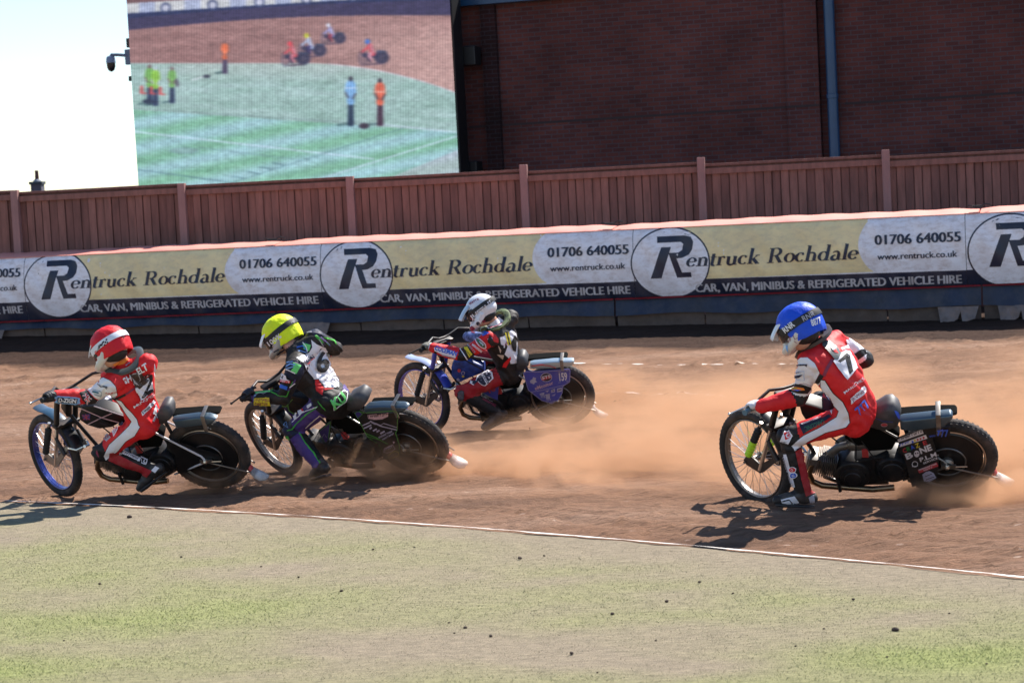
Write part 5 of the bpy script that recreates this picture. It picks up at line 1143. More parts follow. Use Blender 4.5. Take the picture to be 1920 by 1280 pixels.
    for lay in (0, 1):
        for i in range(nx_):
            q = i/(nx_-1)
            for j in range(ny_):
                y = (j/(ny_-1)-.5)*2; x = .085+L_*q*(1-.18*y*y)+.0; z = .098-.052*q-.035*q*q-.040*y*y*(1-.35*q)-.008*lay
                V.append(c0+HM@np.array([x, .098*(1-.25*q)*y, z]))
    o_ = nx_*ny_; F = []
    for i in range(nx_-1):
        for j in range(ny_-1):
            p = i*ny_+j; F += [(p, p+1, p+ny_+1, p+ny_), (o_+p, o_+p+ny_, o_+p+ny_+1, o_+p+1)]
    for i in range(nx_-1):
        for j in (0, ny_-1): p = i*ny_+j; F.append((p, p+ny_, o_+p+ny_, o_+p))
    for j in range(ny_-1): p = (nx_-1)*ny_+j; F.append((p, p+1, o_+p+1, o_+p))
    mb = MB(); mb.add(V, F); P(mb, 'helmet_peak', cf['peakm'], ho, smooth=60)
    # neck brace, its back strut and straps
    if cf.get('brace'):
        nb = J['neck']+ud*.050; e1 = unit(shx); nrm = unit(ud*.86+back*-.10+unit(J['head']-J['neck'])*.35); e1 = unit(e1-nrm*(e1@nrm)); e2 = np.cross(nrm, e1)
        V = []; na = 48; pr = [(-.030, -.012), (-.018, .014), (.012, .018), (.034, .006), (.030, -.016), (.0, -.022)]
        for j in range(na):
            ph = 2*math.pi*j/na; d = e1*math.cos(ph)*.138+e2*math.sin(ph)*.118; dl = unit(d); lift = .018*math.cos(2*ph)
            for a_, b_ in pr: V.append(nb+d+dl*a_*1.0+nrm*(b_+lift))
        kk = len(pr); F = [(j*kk+q, ((j+1) % na)*kk+q, ((j+1) % na)*kk+(q+1) % kk, j*kk+(q+1) % kk) for j in range(na) for q in range(kk)]
        mb = MB(); mb.add(V, F); P(mb, 'neck_brace', cf['brace'], smooth=50)
    return body, parts, dict(base=base, back=back, J=J)

FUL = lambda m: [(0, 1, m)]
redsuit = dict(torso=FUL(C_RED), neck=FUL(SKIN), pelvis=FUL(C_RED), up=[(0, .26, C_RED), (.26, .86, C_WHITE), (.86, 1, C_BLACK)], fo=[(0, .12, C_BLACK), (.12, 1, C_RED)], th=[(0, .80, C_RED), (.80, 1, C_BLACK)], sn=[(0, .12, C_BLACK), (.12, .93, C_BLACK), (.93, 1, M_BOOT)], ft=FUL(M_BOOT))
yelsuit = dict(torso=FUL(C_BLACK), neck=FUL(SKIN), pelvis=FUL(C_BLACK), up=[(0, .22, C_NAVY), (.22, 1, C_BLACK)], fo=FUL(C_BLACK), th=[(0, .82, C_PUR), (.82, 1, C_NAVY)], sn=[(0, .08, C_NAVY), (.08, .9, C_BLACK), (.9, 1, M_BOOT)], ft=FUL(M_BOOT), thR=FUL(C_BLACK))
whisuit = dict(torso=FUL(C_BLACK), neck=FUL(SKIN), pelvis=FUL(C_BLACK), up=[(0, .9, C_RED), (.9, 1, C_BLACK)], fo=FUL(C_RED), upR=[(0, .45, C_BLACK), (.45, 1, mat('camouflage_sleeve', (.12, .16, .34), .7, var=.9, scale=22))], foR=FUL(mat('camouflage_sleeve', (.12, .16, .34), .7, var=.9, scale=22)), th=FUL(C_DRED), sn=[(0, .06, C_DRED), (.06, .9, C_BLACK), (.9, 1, M_BOOT)], ft=FUL(M_BOOT))
M_CAPR = cloth('red_cap_cloth', (.62, .008, .016), .55, 0); M_CAPY = cloth('yellow_cap_cloth', (.74, .86, .01), .55, 0); M_CAPB = cloth('blue_cap_cloth', (.010, .075, .62), .5, 0)
M_HELW = mat('white_helmet', (.72, .72, .76), .25, coat=.6, var=.05, dirt=.12); M_HELC = mat('cream_helmet', (.62, .56, .50), .3, coat=.5, dirt=.25, dscale=12); M_HELG = mat('grey_helmet', (.30, .27, .25), .3, coat=.4, dirt=.2)
M_BR1 = mat('grey_brace', (.055, .075, .082), .4, var=.2, dirt=.2); M_BR2 = mat('brown_black_brace', (.035, .025, .022), .5, dirt=.5, dscale=5, dcol=(.16, .08, .06)); M_BR3 = mat('camouflage_brace', (.085, .11, .045), .5, var=1.3, scale=30)
RC = {
 'red': dict(label='rider in a red number 2 suit and red helmet cover, leading at the left', suit=redsuit, glove=M_GLOVEB, head=(0, R(30), R(28)), shell=M_HELC, cover=M_CAPR, wide=1.1, capb=142, strapm=mat('white_strap', (.70, .70, .76), .5), peakm=M_HELW, peak=.10, brace=M_BR1, shoe=M_BOOT, cuff=C_RED),
 'yel': dict(label='speedway rider in black and purple with a yellow helmet cover, number 6 on the back', suit=yelsuit, glove=M_GLOVEB, head=(0, R(14), R(33)), shell=M_HELG, cover=M_CAPY, wide=1.2, capb=144, strapm=mat('black_strap_cloth', (.010, .010, .012), .6), peakm=M_HELW, peak=.12, brace=None, shoe=M_BOOT, cuff=C_PUR),
 'whi': dict(label='speedway rider in a white helmet with red sleeves, farthest from the camera', suit=whisuit, glove=mat('tan_glove', (.16, .15, .12), .6), head=(0, R(6), R(29)), shell=M_HELW, cover=None, strapm=mat('black_strap_cloth', (.010, .010, .012), .6), peakm=mat('pale_blue_peak', (.42, .52, .62), .3, coat=.4), peak=.15, brace=M_BR3, cuff=C_BLACK, shoe=M_BOOT),
 'blu': dict(label='rider in a red number 7 suit and blue helmet cover, nearest at the right', suit=redsuit, glove=M_GLOVEW, head=(0, R(12), R(27)), shell=M_HELC, cover=M_CAPB, wide=1.08, capb=142, strapm=mat('black_strap_cloth', (.010, .010, .012), .6), peakm=M_HELW, peak=.13, brace=M_BR2, cuff=C_BLACK, shoe=M_BOOT)}
RIDERS = {k: make_rider(k, RC[k]) for k in ('red', 'yel', 'whi', 'blu')}
# ------------------------------------------------------------------ suit panels, numbers, lettering and stickers, laid on the surfaces
def bvh_of(objs):
    V = []; F = []; dg = bpy.context.evaluated_depsgraph_get(); dg.update()
    for o in objs:
        e = o.evaluated_get(dg); me = e.to_mesh(); mw = np.array(o.matrix_world); n = len(me.vertices)
        co = np.empty(n*3, np.float32); me.vertices.foreach_get('co', co); co = co.reshape(-1, 3)@mw[:3, :3].T+mw[:3, 3]; b = len(V)
        V.extend(co.tolist()); F.extend([tuple(b+i for i in p.vertices) for p in me.polygons]); e.to_mesh_clear()
    return BVHTree.FromPolygons(V, F)
def lay_on(owner, tree, name, items, base, off=.0022, step=.0010, L=2.4, inv=None):
    """items: ((verts, tris) or list of them, material); laid layer by layer on the surface seen there"""
    mb = MB(); eye = Vector(EYE)
    for lay, (sh, m) in enumerate(items):
        for v, t in (sh if isinstance(sh, list) else [sh]):
            v, t = refine(v, t, L); P = []; D = []
            for x, y in v:
                d = Vector(ray(x, y)); h = tree.ray_cast(eye, d)
                if h[0] is None: P.append(None); continue
                n = h[1]; n = n if n.dot(d) < 0 else -n
                if n.dot(d) > -.12: P.append(None); continue
                P.append(np.array(h[0]+n*(off+step*lay))); 
            keep = []
            for q in t:
                p = [P[i] for i in q]
                if any(x is None for x in p): continue
                e3 = max(np.linalg.norm(p[0]-p[1]), np.linalg.norm(p[1]-p[2]), np.linalg.norm(p[2]-p[0]))
                e2 = max(np.linalg.norm(v[q[0]]-v[q[1]]), np.linalg.norm(v[q[1]]-v[q[2]]), np.linalg.norm(v[q[2]]-v[q[0]]))
                if e3 > e2*np.linalg.norm(p[0]-EYE)/CAM_F*4.5+.002: continue
                keep.append(tuple(q))
            if not keep: continue
            use = sorted({i for q in keep for i in q}); ix = {i: n for n, i in enumerate(use)}
            mb.add([P[i]-base if inv is None else inv@(P[i]-base) for i in use], [tuple(ix[i] for i in q) for q in keep], m)
    if not mb.v: return None
    return mb.build(name, None, owner, 60, recalc=False)
def Z(x0, y0, s): return lambda *p: [(x0+p[i]/s, y0+p[i+1]/s) for i in range(0, len(p), 2)]
def pg(pts): return poly2d(pts)
def ln(pts, w): return stroke2d(pts, w)
def tx(body, p, h, bold=.01, up=None): return text_at(body, p[0], p[1], h, up, bold)
def scrib(p, h, n, seed=0):
    """rows of small marks where the writing is too small to read"""
    r = random.Random(seed); a, b = np.array(p[0]), np.array(p[1]); d = (b-a)/n; u = np.array([d[1], -d[0]]); u = u/np.linalg.norm(u)*h; out = []
    for i in range(n):
        o = a+d*i; out.append(stroke2d([o+d*.2, o+d*.25+u], np.linalg.norm(d)*.28))
        k = r.random()
        if k < .7: out.append(stroke2d([o+d*.2+u*(.95 if k < .35 else .5), o+d*.85+u*(.9 if k < .35 else .5)], h*.22))
        if k > .3: out.append(stroke2d([o+d*.78+u*(0 if k > .5 else .4), o+d*.8+u], np.linalg.norm(d)*.26))
        if k > .55: out.append(stroke2d([o+d*.2+u*.08, o+d*.85+u*.08], h*.2))
    return out
def outlined(pts, w=1.1): return ln(list(pts)+[pts[0], pts[1]], w)
ITEMS = {}
# red helmeted rider
a = Z(140, 600, 6.4); b = Z(170, 720, 6.094); c = Z(40, 740, 6.094)
sl = a(345, 690, 430, 730, 490, 800, 512, 900, 420, 945, 330, 975, 240, 930, 150, 840, 220, 790, 290, 710)
side = b(290, 175, 350, 195, 400, 260, 470, 330, 525, 400, 545, 470, 560, 490, 500, 590, 400, 650, 310, 760, 175, 868, 150, 820, 215, 690, 350, 570, 440, 480, 470, 425, 415, 350, 350, 250)
flag = a(92, 905, 160, 872, 215, 935, 150, 1000)
def union(f):
    f = np.array(f); m = f.mean(0); e = [(f[i]+f[(i+1) % 4])/2 for i in range(4)]
    return [(pg(f), C_NAVY), ([ln([f[0], f[2]], 2.2), ln([f[1], f[3]], 2.2), ln([e[0], e[2]], 4.0), ln([e[1], e[3]], 4.0)], C_WHITE), ([ln([f[0], f[2]], .8), ln([f[1], f[3]], .8), ln([e[0], e[2]], 2.0), ln([e[1], e[3]], 2.0)], C_RED)]
ITEMS['red'] = [('suit_panel', [(outlined(sl, 2.0), C_NAVY), (pg(sl), C_WHITE), (outlined(side, 2.2), C_BLACK), (pg(side), C_WHITE), (pg(a(55, 868, 150, 840, 240, 930, 325, 985, 190, 1040, 95, 960)), C_BLACK),
    (ln(a(150, 835, 240, 928, 325, 985), 1.3), C_RED), (pg(b(215, 785, 260, 778, 480, 890, 700, 990, 640, 1062, 420, 965, 205, 872)), C_DRED), (pg(b(690, 985, 740, 935, 785, 955, 735, 1012)), C_WHITE),
    (ln(a(610, 890, 540, 925, 450, 952), 4.2), C_BLACK), (ln(a(612, 890, 740, 800), 3.2), C_MAROON), (pg(a(455, 528, 600, 448, 645, 470, 590, 520, 480, 548)), C_ORANGE), (pg(a(540, 545, 600, 515, 690, 465, 700, 500, 620, 545)), C_RED), (ln(a(610, 540, 670, 512), 1.6), C_LBLUE),
    (pg(a(965, 1010, 1010, 1085, 985, 1180, 955, 1130, 930, 1125)), C_WHITE), (pg(a(975, 1060, 995, 1085, 975, 1120)), C_RED), (pg(a(925, 1210, 950, 1150, 975, 1160, 945, 1225)), C_LGREY), (pg(a(950, 520, 968, 600, 950, 680, 940, 640)), C_WHITE)]),
  ('suit_lettering', union(flag)+[([ln(a(285, 765, 340, 800), 1.6), ln(a(335, 795, 395, 802), 2.0), ln(a(355, 790, 385, 815), 1.2)], C_GREY), ([ln(a(220, 830, 330, 850), .7), ln(a(330, 850, 318, 905), .7), ln(a(225, 850, 300, 868), 2.6), ln(a(245, 880, 318, 902), 1.0)], C_TEAL),
    (pg(c(378, 15, 420, 12, 640, 28, 672, 35, 660, 60, 672, 88, 600, 105, 450, 92, 382, 72, 398, 45)), C_LBLUE), (pg(c(408, 22, 640, 40, 632, 88, 415, 76)), C_NAVY), (tx('D-ZIGN', c(425, 68, 622, 82), 6.0, .03), C_WHITE),
    (pg(a(700, 760, 735, 735, 840, 655, 885, 640, 910, 720, 935, 830, 860, 905, 782, 968, 745, 870)), C_WHITE), (tx('2', a(790, 930, 925, 855), 40, .02, (.06, -1)), C_BLACK),
    (tx('SH', a(590, 762, 678, 718), 10.5, .03), C_WHITE), (tx('ELT', a(775, 642, 890, 575), 10.5, .03), C_WHITE), (tx('MANCHES', a(715, 1045, 940, 900), 4.6, .01), C_WHITE), (pg(a(786, 1098, 945, 945, 958, 985, 806, 1142)), C_WHITE), (scrib(a(812, 1120, 945, 995), 4.0, 9, 3), C_NAVY),
    (pg(b(250, 492, 306, 442, 330, 515, 276, 600)), C_WHITE), (pg(b(262, 494, 303, 458, 318, 512, 280, 578)), C_RED), (scrib(b(262, 520, 305, 478), 4, 4, 5), C_WHITE), (scrib(b(275, 572, 318, 520), 4, 4, 6), C_WHITE), (pg(b(120, 605, 182, 555, 248, 608, 200, 655)), C_LGREY), (scrib(b(140, 615, 195, 570), 4, 5, 7), C_DRED), (scrib(b(178, 645, 238, 600), 4, 5, 8), C_DRED),
    (pg(circle2d(b(365, 440)[0], 6.2, 7, 12)), C_NAVY), ([ln(b(345, 420, 390, 450), 1.0), ln(b(350, 460, 385, 425), 1.0)], C_LGREY), (ln(b(320, 770, 560, 875), 5.2), C_WHITE), (scrib(b(335, 785, 545, 878), 3.2, 10, 4), C_NAVY), (outlined(b(565, 850, 650, 885, 620, 920, 580, 905), 1.6), C_WHITE), (tx('U', b(590, 900, 625, 912), 4.5, .03), C_WHITE), (pg(circle2d(b(90, 790)[0], 2.5, 6, 12)), C_MAROON)]),
  ('helmet_lettering', [(tx('JM', a(268, 365, 335, 305), 8.0, .03, (.15, -1)), C_BLACK), ([pg(a(335+18*i+6*j, 262-14*i+17*j, 352+18*i+6*j, 249-14*i+17*j, 358+18*i+6*j, 266-14*i+17*j, 341+18*i+6*j, 279-14*i+17*j)) for i in range(3) for j in range(3) if (i+j) % 2 == 0], C_BLACK), ([pg(a(560, 195, 575, 188, 580, 200, 566, 206)), pg(a(580, 205, 592, 200, 598, 212, 586, 218))], C_BLACK), (pg(a(242, 380, 262, 362, 270, 395, 250, 412)), C_RED)]),
  ('brace_strut', [(pg(a(640, 625, 700, 640, 745, 625, 752, 600, 800, 592, 812, 640, 850, 700, 865, 735, 805, 790, 765, 822, 715, 805, 690, 725)), M_BR2), ([ln(a(680, 660, 715, 742, 745, 765), 1.5), ln(a(760, 622, 785, 690, 775, 712), 1.5), ln(a(700, 640, 745, 628), 1.2)], C_LGREY), ([pg(circle2d(a(855, 720)[0], 2.4, n=10)), pg(circle2d(a(730, 800)[0], 2, n=10))], C_GREY), ])]
# yellow helmeted rider
y = Z(460, 570, 6.4); y5 = Z(440, 700, 6.4); y6 = Z(600, 720, 6.62)
pan = y(610, 650, 760, 580, 800, 520, 790, 430, 850, 480, 960, 520, 1010, 600, 1060, 740, 1110, 860, 1120, 1000, 950, 1005, 930, 960, 870, 900, 820, 900, 730, 790, 700, 710)
ITEMS['yel'] = [('suit_panel', [(pg(y(600, 490, 700, 430, 795, 490, 770, 570, 620, 570)), C_NAVY), (pg(y(690, 465, 785, 490, 765, 565, 700, 540)), C_LGREEN), (ln(y(620, 520, 690, 500, 740, 560), 2), C_BLUE), (ln(y(690, 460, 730, 510, 745, 570), 1.6), C_WHITE), (ln(y(640, 560, 760, 585), 2.2), C_LBLUE),
    (pg(y(490, 680, 560, 670, 668, 730, 610, 850, 500, 800, 420, 790)), C_NAVY), (pg(y(570, 700, 668, 735, 612, 835, 545, 800, 580, 760)), C_LGREEN), ([ln(y(470, 760, 540, 720, 600, 730), 2.2), ln(y(480, 780, 580, 750), 1.6), ln(y(500, 700, 570, 690), 1.8)], C_LBLUE), (ln(y(440, 770, 520, 790, 600, 830), 1.6), C_WHITE), (ln(y(415, 690, 440, 760, 425, 800), 2.4), C_GREEN),
    (outlined(pan, 3.0), C_BLACK), (pg(pan), C_WHITE), (pg(y(820, 905, 870, 900, 945, 1005, 930, 1100, 850, 1042)), C_RED), (pg(y(945, 1005, 1060, 1018, 950, 1038)), C_RED), (ln(y(1020, 610, 1062, 720, 1110, 850), 3.4), C_RED), (outlined(y(820, 905, 870, 900, 945, 1005, 930, 1100, 850, 1042), 1.2), C_BLACK),
    ([ln(y(840, 380, 895, 430, 920, 470), 4), ln(y(930, 395, 1060, 440, 1085, 480), 2.4), ln(y(960, 450, 1000, 490), 3)], C_GREEN), (ln(y(900, 400, 980, 470, 1010, 500), 2.0), C_PUR), (ln(y(880, 420, 930, 500), 1.3), C_LGREY), (ln(y(690, 380, 740, 345, 800, 340), 1.6), C_LGREY),
    ([ln(y5(445, 215, 520, 120, 590, 60), 1.7), ln(y5(440, 225, 520, 265, 622, 270, 660, 170, 700, 90), 1.8)], C_GREEN), ([ln(y5(640, 200, 690, 130, 730, 60), 2.6)], C_PUR), (ln(y5(660, 160, 720, 110), 1.6), C_WHITE), (pg(y5(515, 110, 640, 150, 630, 190, 540, 165)), C_BLUE), (ln(y5(250, 240, 330, 232, 435, 218), 2.4), C_LGREEN), (ln(y5(265, 255, 300, 235, 350, 250, 400, 225), 1.0), C_LGREY), (ln(y5(232, 330, 230, 280, 250, 250), 1.6), C_LBLUE), (pg(y5(180, 250, 230, 240, 232, 330, 215, 350)), C_PUR),
    (pg(y6(285, 10, 350, 70, 335, 130, 300, 150, 270, 60)), C_PUR), (pg(y6(148, 205, 290, 70, 335, 110, 315, 215, 165, 318)), C_WHITE), (pg(y6(158, 212, 288, 88, 325, 118, 308, 205, 172, 300)), C_BLACK),
    ([ln(y5(640, 690, 700, 660, 820, 530, 960, 420, 1010, 390), 1.9), ln(y5(1010, 330, 1060, 400, 1090, 430), 1.6)], C_GREEN), (ln(y5(700, 590, 820, 480, 960, 405, 1000, 400), 1.2), C_WHITE), (ln(y5(850, 640, 905, 590, 1020, 492, 1100, 548), 1.5), C_CREAM), ([pg(y5(705, 500, 750, 472, 762, 530, 735, 562)), pg(y5(770, 460, 832, 430, 848, 468, 790, 502)), pg(y5(880, 392, 932, 362, 938, 385, 890, 420))], C_WHITE), (pg(y5(812, 438, 835, 428, 842, 450, 825, 462)), C_RED),
    (pg(y5(680, 780, 780, 722, 850, 840, 960, 970, 1030, 1082, 1000, 1130, 900, 1125, 790, 950)), C_PUR), (ln(y5(775, 722, 845, 835, 960, 970, 1032, 1090), 1.8), C_GREEN), (pg(y5(620, 740, 660, 745, 680, 790, 640, 780)), C_GREEN), (outlined(y5(605, 630, 630, 590, 660, 655), 1.2), C_LBLUE)]),
  ('suit_lettering', [(tx('6', y(855, 838, 1005, 772), 35, .022, (-.20, -.98)), C_BLACK), (pg(y(682, 690, 800, 588, 818, 628, 712, 722)), C_NAVY), (scrib(y(700, 700, 805, 612), 4.6, 6, 9), C_WHITE), (ln(y(715, 728, 812, 645), 1.3), C_RED), (tx('VanDerme', y(945, 928, 1062, 800), 5.5, .01), C_BLACK), (outlined([tuple(q) for q in circle2d(y(1062, 925)[0], 6.6, 8.2, 22)], .9), C_NAVY), ([ln(y(1035, 900, 1070, 960), .8), ln(y(1060, 880, 1090, 950), .8), ln(y(1030, 930, 1095, 905), .8), ln(y(1040, 955, 1090, 925), .8)], C_NAVY), (scrib(y(842, 590, 895, 545), 2.6, 5, 2), C_LGREY),
    (pg(y(418, 862, 470, 828, 508, 850, 515, 890, 545, 905, 412, 905)), C_WHITE), ([ln(y(440, 850, 470, 880), 2), ln(y(480, 850, 470, 890), 1.5)], C_NAVY), (ln(y(410, 918, 545, 918), 4.2), C_RED), (scrib(y(420, 926, 538, 926), 2, 8, 3), C_WHITE), (pg(y5(245, 290, 432, 285, 442, 360, 238, 356)), C_YEL), (scrib(y5(252, 325, 430, 322), 4, 9, 4), C_MAROON), (scrib(y5(248, 352, 400, 352), 3.4, 8, 14), C_MAROON), (tx('KU', y6(172, 292, 312, 190), 15, .04), C_LGREEN)]),
  ('helmet_lettering', [(tx('100%', y(290, 505, 440, 395), 9, .02), C_WHITE), (scrib(y(565, 245, 600, 215), 5, 3, 3), C_LGREY), ([ln(y(375, 610, 470, 545), 3), ln(y(340, 580, 400, 540), 2)], C_NAVY)])]
# white helmeted rider
w = Z(760, 540, 6.4); w1 = Z(725, 650, 7.53); w2 = Z(900, 640, 7.1125)
brush = w1(1175, 525, 1190, 485, 1262, 488, 1290, 420, 1370, 375, 1440, 335, 1495, 370, 1505, 445, 1462, 485, 1390, 548, 1340, 535, 1290, 492, 1222, 548)
cb = np.array(brush).mean(0); brin = [tuple(cb+(np.array(q)-cb)*.86) for q in brush]
ITEMS['whi'] = [('suit_panel', [(pg(w(1160, 590, 1200, 560, 1275, 500, 1330, 545, 1345, 700, 1338, 900, 1262, 908, 1240, 840, 1190, 795, 1225, 700)), C_WHITE), (pg(w(1130, 590, 1185, 575, 1200, 650, 1190, 720, 1150, 690)), C_WHITE), (pg(w(985, 610, 1040, 590, 1050, 625, 1000, 640)), C_WHITE), (pg(w(1165, 945, 1180, 900, 1258, 818, 1268, 850, 1205, 955)), C_RED), (ln(w(1215, 530, 1232, 600, 1250, 680), 7.5), C_YEL), (ln(w(1215, 530, 1232, 600, 1250, 680), 2.6), C_BLACK),
    (pg(w(955, 472, 1080, 430, 1125, 350, 1185, 400, 1150, 445, 1000, 490)), C_WHITE), (ln(w(1010, 478, 1110, 450, 1165, 420), 2.0), C_MAROON), (pg(w(905, 530, 960, 515, 1010, 540, 930, 580)), C_BLUE), (pg(w(680, 712, 755, 690, 835, 800, 758, 862)), C_BLACK), (pg(w(703, 712, 745, 704, 802, 790, 765, 828)), C_YEL), ([ln(w(300, 665, 268, 770), 1.8), ln(w(650, 728, 748, 862, 690, 895), 2.0)], C_WHITE),
    (pg(w(345, 712, 560, 752, 618, 785, 600, 836, 440, 792, 350, 748)), C_WHITE), (pg(w(1010, 560, 1060, 640, 1180, 690, 1150, 780, 1050, 720, 985, 640)), C_BLACK), (pg(w(1110, 680, 1150, 740, 1140, 780)), C_CREAM), (pg(w(1100, 790, 1180, 800, 1170, 850)), C_CREAM)]),
  ('suit_lettering', [(tx('COLEMAN', w(352, 738, 612, 812), 7.4, .035), C_BLUE), (ln(w(440, 795, 590, 832), 1.4), C_LGREY), (pg(w(1258, 660, 1305, 560, 1332, 600, 1318, 760, 1285, 745)), C_BLACK), (scrib(w(1205, 690, 1222, 640), 3, 3, 2), C_MAROON), (outlined([tuple(q) for q in circle2d(w(905, 660)[0], 12, 5, 20, R(42))], 1.4), C_WHITE), (pg(circle2d(w(905, 660)[0], 10, 3.4, 16, R(42))), C_DGREEN), (scrib(w(885, 650, 930, 690), 3, 4, 3), C_WHITE), (scrib(w(800, 690, 905, 765), 4.4, 6, 5), C_WHITE), (scrib(w(745, 690, 830, 770), 3, 6, 6), C_LGREY), (ln(w(722, 740, 782, 812), 1.0), C_BLACK),
    (pg(brush), C_WHITE), (pg(brin), C_NAVY), (pg(w1(1345, 410, 1372, 395, 1440, 500, 1410, 525)), C_WHITE), (scrib(w1(1352, 418, 1425, 515), 3.2, 3, 5), C_NAVY), ([pg(circle2d(w1(1418, 388)[0], 1.4, n=8)), pg(circle2d(w1(1448, 440)[0], 1.4, n=8))], C_WHITE), (ln(w1(1200, 512, 1225, 500), 1.0), C_WHITE),
    (pg(circle2d(w1(1050, 680)[0], 6, 8, 18)), C_GREY), (outlined([tuple(q) for q in circle2d(w1(1050, 680)[0], 6, 8, 18)], .9), C_BLACK), (pg(w1(1030, 690, 1050, 665, 1070, 690, 1050, 680)), C_MAROON), (scrib(w2(0, 735, 280, 890), 3.2, 16, 4), C_CREAM), (scrib(w2(20, 775, 200, 880), 2.6, 12, 5), C_MAROON)]),
  ('helmet_lettering', [(tx('JUST1', w(795, 378, 985, 238), 7.2, .03), C_WHITE), (scrib(w(1000, 200, 1040, 165), 5, 2, 4), C_WHITE), (scrib(w(772, 200, 885, 140), 3.6, 6, 6), C_MAROON), (pg(w(765, 480, 800, 450, 855, 500, 830, 545, 775, 520)), C_MAROON), (pg(w(835, 410, 880, 375, 918, 420, 870, 475)), C_WHITE), (pg(circle2d(w(872, 425)[0], 3.6, n=12)), C_NAVY), (pg(w(915, 385, 965, 380, 940, 420)), C_MAROON)])]
